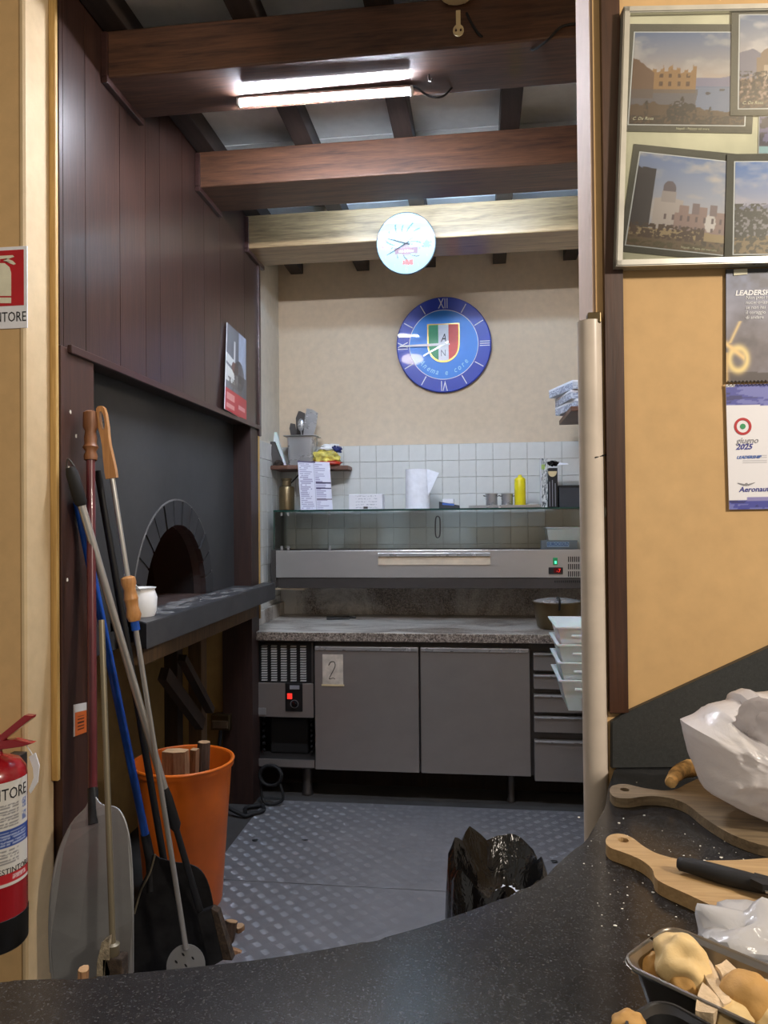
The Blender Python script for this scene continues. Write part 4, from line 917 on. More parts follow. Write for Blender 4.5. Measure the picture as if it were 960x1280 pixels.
# gastronorm container with utensils
a, b = PY(358, 546, 4.78), PY(397, 578, 4.78); zt = a.z
cx, w1 = (a.x + b.x) / 2, (b.x - a.x) / 2
t = T('utensil_container', (cx, 4.8, SZ), 'deep steel container full of upright utensils on the corner shelf', 'container')
def rr(w_, d_, z, n_=5, r_=0.02):
    pts = []
    for sx, sy, a0 in ((1, -1, -90), (1, 1, 0), (-1, 1, 90), (-1, -1, 180)):
        for k_ in range(n_): an = math.radians(a0 + 90 * k_ / (n_ - 1)); pts.append(V((cx + sx * (w_ - r_) + r_ * math.cos(an), 4.8 + sy * (d_ - r_) + r_ * math.sin(an), z)))
    return pts
bm = B(); seq = [rr(w1 * .78, .07, SZ + .001), rr(w1 * .84, .08, zt - .004), rr(w1 * 1.05, .1, zt - .002), rr(w1 * 1.05, .1, zt + .001), rr(w1 * .8, .075, zt), rr(w1 * .74, .066, SZ + .004)]
rs = [[bm.verts.new(p) for p in r] for r in seq]; n_ = len(rs[0])
for i in range(5):
    for k_ in range(n_): bm.faces.new([rs[i][k_], rs[i][(k_ + 1) % n_], rs[i + 1][(k_ + 1) % n_], rs[i + 1][k_]])
bm.faces.new(rs[0][::-1]); bm.faces.new(rs[5]); O('pan', bm, 'steel_pan', t, smooth=40)
def blade_tool(u0, v0, u1, v1, w_, y, mat, label, tip=0.5):
    p, q = PY(u0, v0, y), PY(u1, v1, y); d = (q - p); L = d.length; d.normalize(); s_ = d.cross(V((0, 1, 0))).normalized()
    p = q - d * (q.z - SZ - .01) / max(d.z, .3); L = (q - p).length
    bm = B(); slab(bm, [p - s_ * w_ * .25, q - d * w_ * 2.6 - s_ * w_, q - d * w_ * .4 - s_ * w_ * .9, q - s_ * w_ * (tip - 1) * .2, q + s_ * w_ * tip, q - d * w_ * 1.4 + s_ * w_, p + s_ * w_ * .25], (0, 0.004, 0))
    O('spatula', bm, mat, label=label, cat='utensil', group='utensils in the steel container')
blade_tool(372, 580, 365, 529, 0.022, 4.78, 'steel_dark', 'short dark spatula at the left of the utensil container')
blade_tool(374, 580, 376, 514, 0.032, 4.81, 'steel_dark', 'dark triangular spatula behind the others in the utensil container')
blade_tool(378, 580, 391, 512, 0.042, 4.77, 'steel_pan', 'large shiny triangular spatula, tallest in the utensil container', 1.0)
p = PY(376, 535, 4.75); q = V((PY(378, 570, 4.75).x, 4.79, SZ + .02))
bm = B(); tube(bm, [q, p], 0.004, 8); ball(bm, p + V((0, 0, .02)), 0.034, 3, (.62, .3, 1.2)); O('ladle', bm, 'steel_pan', label='shiny oval spoon in front of the tall spatulas', cat='utensil', smooth=50)
# leaning steel tray and knife blocks on the left of the shelf
a = [PY(337, 541, 4.82), PY(345, 540, 4.82), PY(357, 576, 4.74), PY(345, 577, 4.74)]
for p in a[2:]: p.z = SZ + .001
bm = B(); slab(bm, a, (0.004, 0.01, 0)); O('leaning_board', bm, 'tub_plastic', label='thin white board leaning in the corner of the shelf', cat='board')
a = [PY(337, 552, 4.72), PY(343, 552, 4.72), PY(354, 576, 4.70), PY(341, 577, 4.70)]
for p in a[2:]: p.z = SZ + .001
bm = B(); slab(bm, a, (0.003, 0.012, 0)); O('leaning_cover', bm, 'steel_dark', label='dark steel cover leaning before the white board', cat='cover')
bm = B(); ball(bm, V((PY(348, 574, 4.685).x, 4.69, SZ + .016)), 0.018, 3, (1.4, .8, .9), 0.8, 2, 4); O('folded_cloth', bm, 'bristle', label='small brown crumpled bundle at the left shelf end', cat='cloth', smooth=50)
# snack bag
q = PY(407, 578, 4.76); c = V((q.x, 4.78, SZ))
t = T('snack_bag', c, 'crumpled yellow and red snack bag with white and blue top on the shelf', 'bag')
bm = B(); ball(bm, c + V((-.005, 0, .05)), 0.095, 4, (0.95, .55, .56), 0.45, 2.6, 11)
for v in bm.verts: v.co.z = max(v.co.z, SZ + .001)
O('bag_body', bm, 'snack_yellow', t, smooth=60)
bm = B(); ball(bm, c + V((0.0, -.01, .014)), 0.1, 3, (1.0, .55, .2), 0.3, 2.6, 2)
for v in bm.verts: v.co.z = max(v.co.z, SZ + .001)
O('bag_base', bm, 'snack_red', t, smooth=60)
bm = B(); ball(bm, c + V((.02, -.005, .112)), 0.05, 3, (1.15, .7, .5), 0.7, 2.6, 5); O('bag_fold', bm, 'white', t, smooth=60)
bm = B(); ball(bm, c + V((.065, -.01, .104)), 0.038, 3, (.9, .7, .7), 0.7, 2.6, 6); O('bag_fold', bm, 'snack_blue', t, smooth=60)
# menu sheet hung from the shelf edge
tl, tr_, br, bl = PY(372, 576, 4.645), PY(412, 578, 4.645), PY(416, 638, 4.635), PY(376, 639, 4.635)
t = T('menu_sheet', bl, 'white printed menu sheet hanging from the corner shelf', 'menu')
bm = B(); slab(bm, [tl, tr_, br, bl], (0, 0.0015, 0)); O('paper_sheet', bm, 'paper', t)
def menu(s, tt):
    c_ = np.ones(s.shape + (3,)) * rgb(226, 226, 240); ln = (np.abs((tt * 26) % 1 - .5) < .24)
    left = (s > .05) & (s < .44) & (vnoise(s, np.floor(tt * 26) / 3, 18, 4) > .25) & (s < .2 + .26 * vnoise(np.floor(tt * 26) / 2.7, tt * 0, 6, 8)); right = (s > .53) & (s < .60 + .32 * vnoise(np.floor(tt * 26) / 2.3, tt * 0, 6, 12))
    c_ = over(c_, (ln & (left | right) & (tt > .04)) * .55, rgb(120, 112, 150))
    for y_ in (.43, .545): c_ = over(c_, ((np.abs(tt - y_) < .013) & (s > .52)), rgb(60, 50, 84))
    c_ = over(c_, ((np.abs(tt - .765) < .011) & (s > .52)) * .9, rgb(120, 110, 120)); c_ = over(c_, ((tt < .03) & (s < .55)), rgb(76, 66, 100)); c_ = over(c_, (np.abs(s - .5) < .008) * .4, rgb(140, 140, 160))
    return c_
sheet('menu_print', tl + V((0, -.0006, 0)), tr_ + V((0, -.0006, 0)), br + V((0, -.0006, 0)), bl + V((0, -.0006, 0)), 80, 130, menu, t)
# pizza boxes on the right-hand shelf
SZ2 = PY(716, 514, 4.35).z
t = T('side_shelf', (0.68, 4.4, SZ2 - .03), 'brown wooden shelf under the takeaway boxes on the right', 'shelf')
O('board', box(B(), PY(712, 514, 4.2).x, XR, 4.15, 4.75, SZ2 - .028, SZ2, 0.004), 'shelf_wood', t)
for y in (4.25, 4.65): O('bracket', box(B(), XR - .18, XR - .0, y, y + .02, SZ2 - .06, SZ2 - .028, 0.003), 'strut_dark', t)
def pbox(k_, z, dx, ang, tiltx, label):
    c = V((0.62 + dx, 4.42, z)); t = T('takeaway_box', c, label, 'box', 'stacked takeaway boxes')
    mt = at(c) @ Matrix.Rotation(math.radians(ang), 4, 'Z') @ Matrix.Rotation(math.radians(tiltx), 4, 'Y')
    bm = B(); box(bm, -0.165, 0.165, -0.165, 0.165, 0, 0.045, 0.003, mt); O('carton', bm, 'box_white', t)
    bm = B(); box(bm, -0.168, 0.168, -0.168, 0.168, 0.036, 0.049, 0.002, mt); O('lid', bm, 'paper', t)
    s3 = [mt @ V(p) for p in ((-0.166, -0.1665, 0.036), (0.166, -0.1665, 0.036), (0.166, -0.1665, 0.002), (-0.166, -0.1665, 0.002))]
    sheet('printed_side', *s3, 60, 12, lambda s, tt: over(np.ones(s.shape + (3,)) * rgb(200, 205, 214), (fbm(s * 3, tt, 9, k_) > .5) * .6, rgb(96, 102, 128)), t)
    s3 = [mt @ V(p) for p in ((-0.1668, 0.166, 0.036), (-0.1668, -0.166, 0.036), (-0.1668, -0.166, 0.002), (-0.1668, 0.166, 0.002))]
    sheet('printed_side', *s3, 60, 12, lambda s, tt: over(np.ones(s.shape + (3,)) * rgb(200, 205, 214), (fbm(s * 3, tt, 9, k_ + 3) > .5) * .6, rgb(96, 102, 128)), t)
pbox(0, SZ2 + .001, 0.03, 14, 0, 'lowest printed takeaway box on the right-hand shelf')
pbox(1, SZ2 + .052, 0.02, 9, 0, 'middle printed takeaway box on the right-hand shelf')
pbox(2, SZ2 + .103, 0.0, 17, 0, 'topmost printed takeaway box on the right-hand shelf')

# ================================================================== LEFT WALL: POSTER, SIGN, EXTINGUISHER
tl, tr_, br, bl = PX(284, 403, XW + .012), PX(308, 425, XW + .004), PX(308, 527, XW + .006), PX(281, 511, XW + .025)
t = T('wall_calendar', bl, 'hanging wall calendar with a grey photo and red foot on the planks', 'calendar')
bm = B(); slab(bm, [tl, tr_, br, bl], (-0.003, 0, 0)); O('card', bm, 'paper', t)
def cal1(s, tt):
    c_ = lerp(rgb(112, 114, 118), rgb(88, 88, 92), s) ; nz = fbm(s, tt, 9, 21)
    c_ = over(c_, ((s > .58) & (tt < .5) & (s < .95)) * (.5 + .5 * nz), rgb(168, 178, 198))
    c_ = over(c_, ((tt > .34 + .1 * s) & (tt < .44 + .1 * s) & (s < .5)), rgb(204, 204, 200)); c_ = over(c_, ((tt > .47 + .12 * s) & (tt < .66) & (s < .55)), rgb(206, 204, 198))
    c_ = over(c_, ((np.hypot((s - .42) * 1.2, (tt - .46) * 2.6) < .2)), rgb(110, 82, 72)); c_ = over(c_, ((np.hypot((s - .62) * 1.0, (tt - .52) * 1.4) < .25)) * (.4 + .6 * nz), rgb(70, 64, 60))
    c_ = over(c_, ((s > .35) & (s < .42) & (tt > .15) & (tt < .4)), rgb(190, 190, 190)); c_ = over(c_, ((tt > .6) & (tt < .75) & (s > .1) & (s < .75) & (nz > .5)) * .8, rgb(96, 90, 84))
    red = tt > .745; c_ = over(c_, red, rgb(178, 58, 62)); c_ = over(c_, (red & (s > .06) & (s < .42) & (((tt > .79) & (tt < .87)) | ((tt > .91) & (tt < .96)))) * .7, rgb(226, 176, 164)); c_ = over(c_, (red & (s > .6) & (s < .92) & (tt > .86) & (tt < .91)) * .7, rgb(228, 180, 176))
    return c_
e_ = V((.0006, 0, 0)); sheet('picture', tl + e_, tr_ + e_, br + e_, bl + e_, 60, 140, cal1, t)
# small orange tag on the wood strip
tl, tr_, br, bl = PX(92, 881, XW + .001), PX(108, 878, XW + .001), PX(108, 915, XW + .001), PX(92, 921, XW + .001)
t = T('orange_tag', bl, 'small orange and white sticker low on the brown wood strip', 'sticker')
bm = B(); slab(bm, [tl, tr_, br, bl], (-0.001, 0, 0)); O('backing', bm, 'paper', t)
def tagp(s, tt):
    c_ = over(np.ones(s.shape + (3,)) * rgb(198, 100, 46), tt < .26, rgb(206, 206, 206)); c_ = over(c_, ((tt > .4) & (tt < .85) & (s > .3) & (s < .8) & (np.abs((tt * 9) % 1 - .5) < .2)), rgb(60, 34, 22)); return over(c_, (s < .1), rgb(220, 214, 206))
sheet('tag_print', tl + e_, tr_ + e_, br + e_, bl + e_, 30, 50, tagp, t)
# fire extinguisher sign
YW = 1.99
a, b = PY(-52, 313, YW), PY(35, 410, YW)
t = T('safety_sign', (a.x, YW, b.z), 'red and white extinguisher sign with black lettering on the ochre wall', 'sign')
O('plate', box(B(), a.x, b.x, YW - .004, YW - .0005, b.z, a.z), 'paper', t)
a2, b2 = PY(-47, 317, YW), PY(31, 382, YW)
O('red_field', box(B(), a2.x, b2.x, YW - .005, YW - .0035, b2.z, a2.z), 'sign_red', t)
def sg(u, v): return PY(u, v, YW - .0051)
bm = B(); slab(bm, [sg(-24, 379), sg(14, 379), sg(14, 372), sg(-24, 372)], (0, -.0006, 0)); O('pictogram_base', bm, 'mat_cream', t)
bm = B(); slab(bm, [sg(-24, 370), sg(14, 370), sg(14, 341), sg(12, 334), sg(6, 329), sg(-16, 329), sg(-22, 334), sg(-24, 341)], (0, -.0006, 0)); O('pictogram_body', bm, 'mat_cream', t)
bm = B(); slab(bm, [sg(-12, 327), sg(0, 327), sg(0, 324), sg(8, 323), sg(16, 326), sg(20, 330), sg(17, 331), sg(12, 327), sg(4, 326), sg(18, 321), sg(16, 319), sg(-2, 320), sg(-12, 321)], (0, -.0006, 0)); O('pictogram_lever', bm, 'mat_cream', t)
text('lettering', 'ESTINTORE', 0.040, PY(33, 401, YW - .0046), (1, 0, 0), (0, 0, 1), 'ink', t, align='RIGHT', sx=0.74)
# extinguisher
cy_ = 1.865; rE = 0.084; q = PY(33.5, 1050, cy_); c = V((q.x - rE - .012, cy_, PY(0, 1178, cy_).z)); zt = PY(20, 948, cy_).z
t = T('fire_extinguisher', c, 'red fire extinguisher with white label hung on the left wall', 'extinguisher')
h_ = zt - c.z
bm = B(); lathe(bm, [(rE, 0.075), (rE, h_ - .05), (rE * .96, h_ - .03), (rE * .8, h_ - .01), (rE * .5, h_), (0.026, h_ + .006), (0.022, h_ + .02)], 48, at(c)); O('cylinder', bm, 'red_paint', t, smooth=40)
bm = B(); lathe(bm, [(rE - .004, 0), (rE + .0005, 0.006), (rE + .0015, 0.085), (rE - .001, 0.086)], 48, at(c)); O('foot_ring', bm, 'black', t, smooth=40)
bm = B(); lathe(bm, [(0.02, h_ + .015), (0.024, h_ + .02), (0.024, h_ + .045), (0.014, h_ + .05), (0.014, h_ + .06)], 20, at(c)); O('valve', bm, 'brass', t, smooth=40)
hz = c + V((0, 0, h_)); dr = V((1, 0, 0))
lev = [PY(43, 894, cy_), PY(33, 893, cy_), PY(0, 920, cy_), hz + V((-.02, 0, .075)), hz + V((-.03, 0, .05)), hz + V((0, 0, .05)), PY(2, 928, cy_), PY(42, 897, cy_)]
bm = B(); slab(bm, [p - V((0, .011, 0)) for p in lev], (0, 0.022, 0), bev=0.002); O('squeeze_lever', bm, 'red_paint', t)
lev = [PY(43, 928, cy_), PY(20, 923, cy_), hz + V((-.02, 0, .04)), hz + V((-.02, 0, .02)), PY(2, 936, cy_), PY(30, 932, cy_)]
bm = B(); slab(bm, [p - V((0, .012, 0)) for p in lev], (0, 0.024, 0), bev=0.002); O('carry_handle', bm, 'red_paint', t)
bm = B(); lathe(bm, [(0.016, 0), (0.016, .014), (0.012, .018)], 20, along(hz + V((0, -.02, .032)), (0, -1, 0))); O('gauge', bm, 'white', t)
bm = B(); tube(bm, smoothpts([hz + V((-.02, 0, .03)), hz + V((-.08, -.01, .03)), hz + V((-.115, -.01, -.05)), hz + V((-.11, -.01, -.3))]), 0.009, 10); O('hose', bm, 'black_rubber', t, smooth=50)
O('wall_bracket', box(B(), c.x - .02, c.x + .02, cy_ + .07, 1.988, zt - .12, zt - .02, 0.002), 'steel_dark', t)
zl1, zl0 = PY(10, 985, cy_ - rE).z, PY(10, 1118, cy_ - rE).z
def cyl(x, y, dz=0.0, r_=None):  # x along circumference from facing direction
    fa = math.atan2(-c.y, -c.x); a_ = fa + x / rE; R_ = (r_ or rE + .0012) + dz
    return V((c.x + R_ * math.cos(a_), c.y + R_ * math.sin(a_), y))
def lab(s, tt):
    c_ = np.ones(s.shape + (3,)) * rgb(214, 212, 206); nz = vnoise(s, tt, 60, 5)
    c_ = over(c_, ((tt > .46) & (tt < .63)), rgb(44, 74, 150)); ln = (np.abs((tt * 34) % 1 - .5) < .22)
    c_ = over(c_, (ln & (((tt > .20) & (tt < .43)) | ((tt > .65) & (tt < .80))) & (s > .06) & (s < .80) & (nz > .3)) * .55, rgb(90, 90, 96))
    c_ = over(c_, (ln & (tt > .48) & (tt < .61) & (s > .06) & (s < .94) & (nz > .3)) * .7, rgb(214, 220, 236))
    c_ = over(c_, ((s > .86) & (s < .95) & (((tt > .21) & (tt < .30)) | ((tt > .33) & (tt < .42))) & (nz > .35)) * .7, rgb(70, 90, 150))
    c_ = over(c_, ((tt > .88) & (tt < .97) & (s > .55)), rgb(186, 40, 48)); c_ = over(c_, ((tt > .905) & (tt < .945) & (s > .7) & (s < .93) & (nz > .35)) * .8, rgb(230, 220, 220))
    return c_
def wrp(s, tt, P):
    out = np.zeros_like(P); fa = math.atan2(-c.y, -c.x); x = (s - .5) * 0.215; an = fa + x / rE
    out[..., 0] = c.x + (rE + .001) * np.cos(an); out[..., 1] = c.y + (rE + .001) * np.sin(an); out[..., 2] = zl1 + (zl0 - zl1) * tt; return out
lb = sheet('label_sheet', c, c, c, c, 70, 120, lab, t, 'print', wrp)
bm = B(); put_text(bm, 'ESTINTORE', 0.042, None, (1, 0, 0), (0, 0, 1), align='CENTER', sx=.72, warp=lambda x, y, z: cyl(x + .018, zl1 - .045 + y, z + .0006)); O('lettering', bm, 'ink', lb)
bm = B(); put_text(bm, 'ESTINTORI', 0.021, None, (1, 0, 0), (0, 0, 1), align='CENTER', sx=.9, warp=lambda x, y, z: cyl(x + .055, zl0 + .032 + y, z + .0006)); O('lettering', bm, 'ink', lb)
pts = [PY(36, 946, cy_ + .01), PY(44, 941, cy_ + .01), PY(49, 957, cy_ + .01), PY(47, 978, cy_ + .01), PY(38, 992, cy_ + .01), PY(36, 988, cy_ + .01), PY(42, 972, cy_ + .01), PY(41, 960, cy_ + .01)]
bm = B(); slab(bm, pts, (0, 0.003, 0)); O('paper_tag', bm, 'paper', t)
bm = B(); tube(bm, smoothpts([PY(30, 928, cy_), PY(36, 936, cy_ + .005), PY(41, 944, cy_ + .01)]), 0.0012, 6); O('tag_string', bm, 'white', t)

# ================================================================== LONG-HANDLED OVEN TOOLS
def pole(bm, p, q, r_, seg=12): tube(bm, [p, q], r_, seg); return bm
FL = 0.0045
# big aluminium peel, blade down, maroon pole with turned wooden top
top, neck = PX(113, 514, XW + .04), PY(116, 992, 2.08)
d = (neck - top).normalized()
t = T('pizza_peel', V((neck.x, 2.03, FL)), 'large grey aluminium peel with a maroon pole, blade down', 'peel', 'long-handled oven tools')
q0 = top + d * ((PX(116, 577, XW + .04) - top).length)
bm = B(); pole(bm, q0 - d * .03, neck + d * 0.02, 0.0135); O('pole', bm, 'maroon', t, smooth=50)
L = (q0 - top).length
bm = B(); lathe(bm, [(0.014, 0), (0.022, .006), (0.023, L * .32), (0.016, L * .42), (0.020, L * .55), (0.018, L * .66), (0.024, L * .74), (0.016, L * .82), (0.021, L * .92), (0.019, L)], 18, along(top, d)); O('turned_handle', bm, 'old_handle_wood', t, smooth=50)
bm = B(); pole(bm, top + d * .03 + V((0, .01, 0)), top + d * .028 + V((.004, .07, .004)), 0.003, 8); O('hanging_nail', bm, 'steel_dark', t)
yb0 = 2.0
bo = [PY(113, 996, 2.06), PY(108, 1010, 2.05), PY(90, 1030, 2.04), PY(74, 1065, 2.02), PY(65, 1110, yb0), PY(62, 1160, yb0), PY(64, 1215, yb0)]
bo2 = [PY(119, 996, 2.06), PY(127, 1006, 2.05), PY(148, 1012, 2.04), PY(160, 1040, 2.03), PY(165, 1090, 2.02), PY(166, 1150, yb0), PY(166, 1215, yb0)]
def flo(p): r = V(p); r.z = FL; return r
bl_ = smoothpts(bo, 4) + [flo(PY(70, 1215, 1.98)) + V((0.02, 0, 0)), flo(PY(160, 1215, 1.98)) + V((-.02, 0, 0))] + smoothpts(bo2, 4)[::-1]
bm = B(); slab(bm, bl_, (0, -0.003, 0)); O('blade', bm, 'peel_alu', t)
bm = B(); tube(bm, smoothpts(bo, 4), 0.004, 8); tube(bm, smoothpts(bo2, 4), 0.003, 8); O('blade_edge', bm, 'peel_alu', t, smooth=50)
bm = B(); pole(bm, PY(116, 985, 2.075), PY(117, 1030, 2.035), [0.015, 0.012][0]); O('socket', bm, 'soot_metal', t, smooth=50)
# turning peel: loop-topped wooden grip, silver pole, sliding wooden grip, small round blade
top = PX(126, 508, XW + .07); bot = PY(232, 1182, 2.33); d = (bot - top).normalized(); Lt = (bot - top).length
def on(v): # point of the pole at a given photo row
    lo, hi = 0.0, 1.2
    for _ in range(40):
        m = (lo + hi) / 2; p = top + d * (Lt * m); k_ = 640 - FPX * ((p - CAM).dot(_U2) / (p - CAM).dot(_F))
        if k_ < v: lo = m
        else: hi = m
    return top + d * (Lt * lo)
t = T('turning_peel', flo(bot), 'silver turning peel with two pale wooden grips and a small round blade', 'peel', 'long-handled oven tools')
g0, g1 = on(508), on(598); La = (g1 - g0).length; s_ = d.cross(V((1, 0, 0))).normalized(); s_ = (RH - d * RH.dot(d)).normalized()
def prof_poly(w): return [(0.0, .4), (.03, .8), (.12, 1.0), (.3, 1.0), (.42, .82), (.55, .8), (.72, 1.0), (.9, 1.15), (1, 1.1)]
outl = [g0 + d * (La * a_) + s_ * (0.015 * b_) for a_, b_ in prof_poly(0)] + [g0 + d * (La * a_) - s_ * (0.015 * b_) for a_, b_ in prof_poly(0)[::-1]]
hole = [g0 + d * (La * .2 + .03 * math.cos(x)) + s_ * (0.008 * math.sin(x)) for x in np.linspace(0, 2 * math.pi, 13)[:-1]]
nn = s_.cross(d).normalized(); bm = B(); slab(bm, [p - nn * .011 for p in outl], nn * .022, holes=[[p - nn * .011 for p in hole]]); O('loop_grip', bm, 'handle_wood', t)
bm = B(); pole(bm, g1 - d * .02, bot + d * .01, 0.0085); O('pole', bm, 'steel_pole', t, smooth=50)
g0, g1 = on(720), on(776); La = (g1 - g0).length
bm = B(); lathe(bm, [(0.012, 0), (0.022, .006), (0.024, La * .15), (0.018, La * .3), (0.022, La * .5), (0.0225, La * .52), (0.021, La * .54), (0.019, La * .7), (0.024, La * .88), (0.018, La)], 20, along(g0, d)); O('sliding_grip', bm, 'handle_wood', t, smooth=50)
bm = B(); lathe(bm, [(0.0135, 0), (0.0135, .03)], 16, along(g1, d)); O('collar', bm, 'blue_pole', t)
cc = V((bot.x + .004, bot.y - .01, bot.z - 0.058)); mt = along(cc, V((0.1, -1, 0.25)))
bm = B(); vs = [mt @ V((0.062 * math.cos(x), 0.062 * math.sin(x), 0)) for x in np.linspace(0, 2 * math.pi, 33)[:-1]]
hol = [[mt @ V((cx_ + .004 * math.cos(x), cy2 + .007 * math.sin(x), 0)) for x in np.linspace(0, 2 * math.pi, 7)[:-1]] for cx_, cy2 in ((-.03, 0), (0, 0), (.03, 0), (-.015, .03), (.015, .03), (-.015, -.03), (.015, -.03))]
slab(bm, vs, mt.to_3x3() @ V((0, 0, -.003)), holes=hol); O('round_blade', bm, 'peel_alu', t)
# oven brush: silver pole with black grip
top, bot = PX(88, 584, XW + .03), PY(252, 1145, 2.42); d = (bot - top).normalized(); Lt = (bot - top).length
t = T('oven_brush', flo(bot), 'silver-poled oven brush with a black grip and rectangular head', 'brush', 'long-handled oven tools')
a_, b_ = on(632), on(985); c_ = on(1038)
bm = B(); tube(bm, [top, top + d * .02, a_ - d * .01, a_], [0.014, 0.019, 0.019, 0.014], 14); O('grip', bm, 'black_rubber', t, smooth=50)
q = on(592); bm = B(); tube(bm, smoothpts([q - s_ * .012 - d * .02, q - d * .045, q + s_ * .012 - d * .02]), 0.003, 8); O('hanging_loop', bm, 'steel_dark', t)
bm = B(); pole(bm, a_ - d * .02, b_ + d * .02, 0.0125); O('pole', bm, 'steel_pole', t, smooth=50)
bm = B(); tube(bm, [b_, b_ + d * .03, c_ - d * .02, c_, bot], [0.0135, 0.017, 0.019, 0.010, 0.012], 14); O('lower_sleeve', bm, 'black', t, smooth=50)
yy = 2.40; hp = [PY(246, 1143, yy), PY(264, 1136, yy), PY(279, 1200, yy), PY(262, 1210, yy)]
hp[2] = flo(hp[2]) if hp[2].z < FL + .05 else hp[2]
bm = B(); slab(bm, hp, (0, 0.03, 0), bev=0.002); O('head_plate', bm, 'soot_metal', t)
bm = B(); slab(bm, [hp[1], hp[1] + V((.022, 0, -.01)), hp[2] + V((.03, 0, 0)), hp[2]], (0, 0.03, 0)); O('bristles', bm, 'bristle', t)
# blue-handled black peel
top, bot = PX(97, 628, XW + .012), PY(188, 1075, 2.47); d = (bot - top).normalized()
t = T('pizza_peel', flo(bot), 'blue-handled peel with a broad sooty black blade', 'peel', 'long-handled oven tools')
bm = B(); pole(bm, top, bot, 0.0135); O('pole', bm, 'blue_pole', t, smooth=50)
op = [(190, 1068), (184, 1090), (174, 1112), (166, 1140), (163, 1175), (165, 1205), (172, 1225), (200, 1232), (240, 1228), (262, 1215), (268, 1180), (268, 1140), (262, 1108), (252, 1088), (238, 1080), (218, 1077), (200, 1072)]
bm = B(); pts = [PY(u, v, 2.46) for u, v in op]; zm = min(p.z for p in pts)
for p in pts: p.z = max(p.z, FL)
pc = closed(pts, 3)
for p in pc: p.z = max(p.z, FL)
slab(bm, pc, (0, -.004, 0)); O('blade', bm, 'soot_metal', t)
bm = B(); tube(bm, smoothpts([PY(194, 1068, 2.452), PY(187, 1092, 2.452), PY(176, 1114, 2.452), PY(168, 1142, 2.452)]), 0.0035, 8); O('worn_edge', bm, 'brass', t, smooth=50)
bm = B(); tube(bm, [bot - d * .1, bot, bot + V((0.005, -.01, -.1))], [0.016, 0.017, 0.012], 12); O('socket', bm, 'soot_metal', t, smooth=50)
# black-poled scraper hidden behind
top, bot = PX(122, 588, XW + .02), PY(214, 1130, 2.52); d = (bot - top).normalized()
t = T('oven_scraper', flo(bot), 'thin all-black pole between the blue and silver poles', 'scraper', 'long-handled oven tools')
bm = B(); pole(bm, top, bot, 0.012); O('pole', bm, 'black', t, smooth=50)
bm = B(); slab(bm, [bot + V((-.06, 0, .0)), bot + V((.06, 0, 0)), V((bot.x + .06, bot.y, FL)), V((bot.x - .06, bot.y, FL))], (0, .006, 0)); O('scraper_head', bm, 'soot_metal', t)
# thin brass-coloured rod with a broom head
top, bot = PY(127, 775, 2.08), PY(141, 1180, 1.93)
t = T('broom', flo(bot), 'thin pale rod standing on a small worn broom head', 'broom', 'long-handled oven tools')
bm = B(); pole(bm, top, bot, 0.0085); O('rod', bm, 'brass', t, smooth=50)
bm = B(); lathe(bm, [(0.016, -.03), (0.018, -.025), (0.018, .0), (0.012, .004)], 18, at(bot)); O('ferrule', bm, 'brass', t, smooth=40)
bm = B(); z0 = FL; box(bm, bot.x - .022, bot.x + .035, bot.y - .02, bot.y + .02, z0, bot.z - .028, 0.004); O('bristles', bm, 'bristle', t)
bm = B(); slab(bm, [PY(121, 1205, 1.91), PY(127, 1178, 1.91), PY(136, 1172, 1.91), PY(137, 1215, 1.91), flo(PY(137, 1215, 1.91)), flo(PY(118, 1215, 1.91))], (0, .02, 0)); O('side_tuft', bm, 'bristle_pale', t)

# ================================================================== BIN, FIREWOOD, CABLES
c = V((-1.215, 2.97, FL))
t = T('orange_bin', c, 'tall orange plastic bin holding firewood under the oven ledge', 'bin')
bm = B(); lathe(bm, [(0.15, 0), (0.153, .01), (0.194, .55), (0.203, .552), (0.204, .572), (0.192, .574), (0.188, .555), (0.148, .012)], 48, at(c)); O('bucket', bm, 'orange_plastic', t, smooth=40)
bm = B(); tube(bm, [c + V((.2 * math.cos(x), .2 * math.sin(x), .572)) for x in np.linspace(0, 2 * math.pi, 49)], 0.007, 8, cap=False); O('rim', bm, 'orange_plastic', t, smooth=50)
def log(p, q, poly, mat, label, end='log_end'):
    p, q = V(p), V(q); d = (q - p).normalized(); x = (V((1, 0, 0)) - d * d.x).normalized(); y = d.cross(x)
    t = T('firewood_log', p, label, 'firewood', 'split firewood logs'); bm = B(); n_ = len(poly); rows = 7; R_ = []
    for k_ in range(rows):
        o_ = p.lerp(q, k_ / (rows - 1)); R_.append([bm.verts.new(o_ + (x * a + y * b) * (1 + random.uniform(-.05, .05))) for a, b in poly])
    for k_ in range(rows - 1):
        for i in range(n_): bm.faces.new([R_[k_][i], R_[k_][(i + 1) % n_], R_[k_ + 1][(i + 1) % n_], R_[k_ + 1][i]])
    bm.faces.new(R_[0][::-1]); O('wood', bm, mat, t)
    bm = B(); R2_ = [q + (x * a + y * b) * .96 for a, b in poly]; slab(bm, [r + d * .0005 for r in R2_], d * .002); O('cut_end', bm, end, t)
def rp(w_, h_, n_=9, j=.2): return [(w_ * math.cos(k_ * 2 * math.pi / n_) * random.uniform(1 - j, 1 + j), h_ * math.sin(k_ * 2 * math.pi / n_) * random.uniform(1 - j, 1 + j)) for k_ in range(n_)]
zl = lambda u, v, y: PY(u, v, y)
def inbin(u, v, y, dx=0.0, z=.02): p = PY(u, v, y); return V((c.x + (p.x - c.x) * .6 + dx, c.y + (p.y - c.y) * .6, c.z + z)), p
p, q = inbin(220, 939, 2.95); log(p, q, [(-.055, -.02), (.0, -.03), (.045, -.02), (.05, .02), (0, .035), (-.05, .025)], 'log_split', 'broad split firewood log standing in the orange bin')
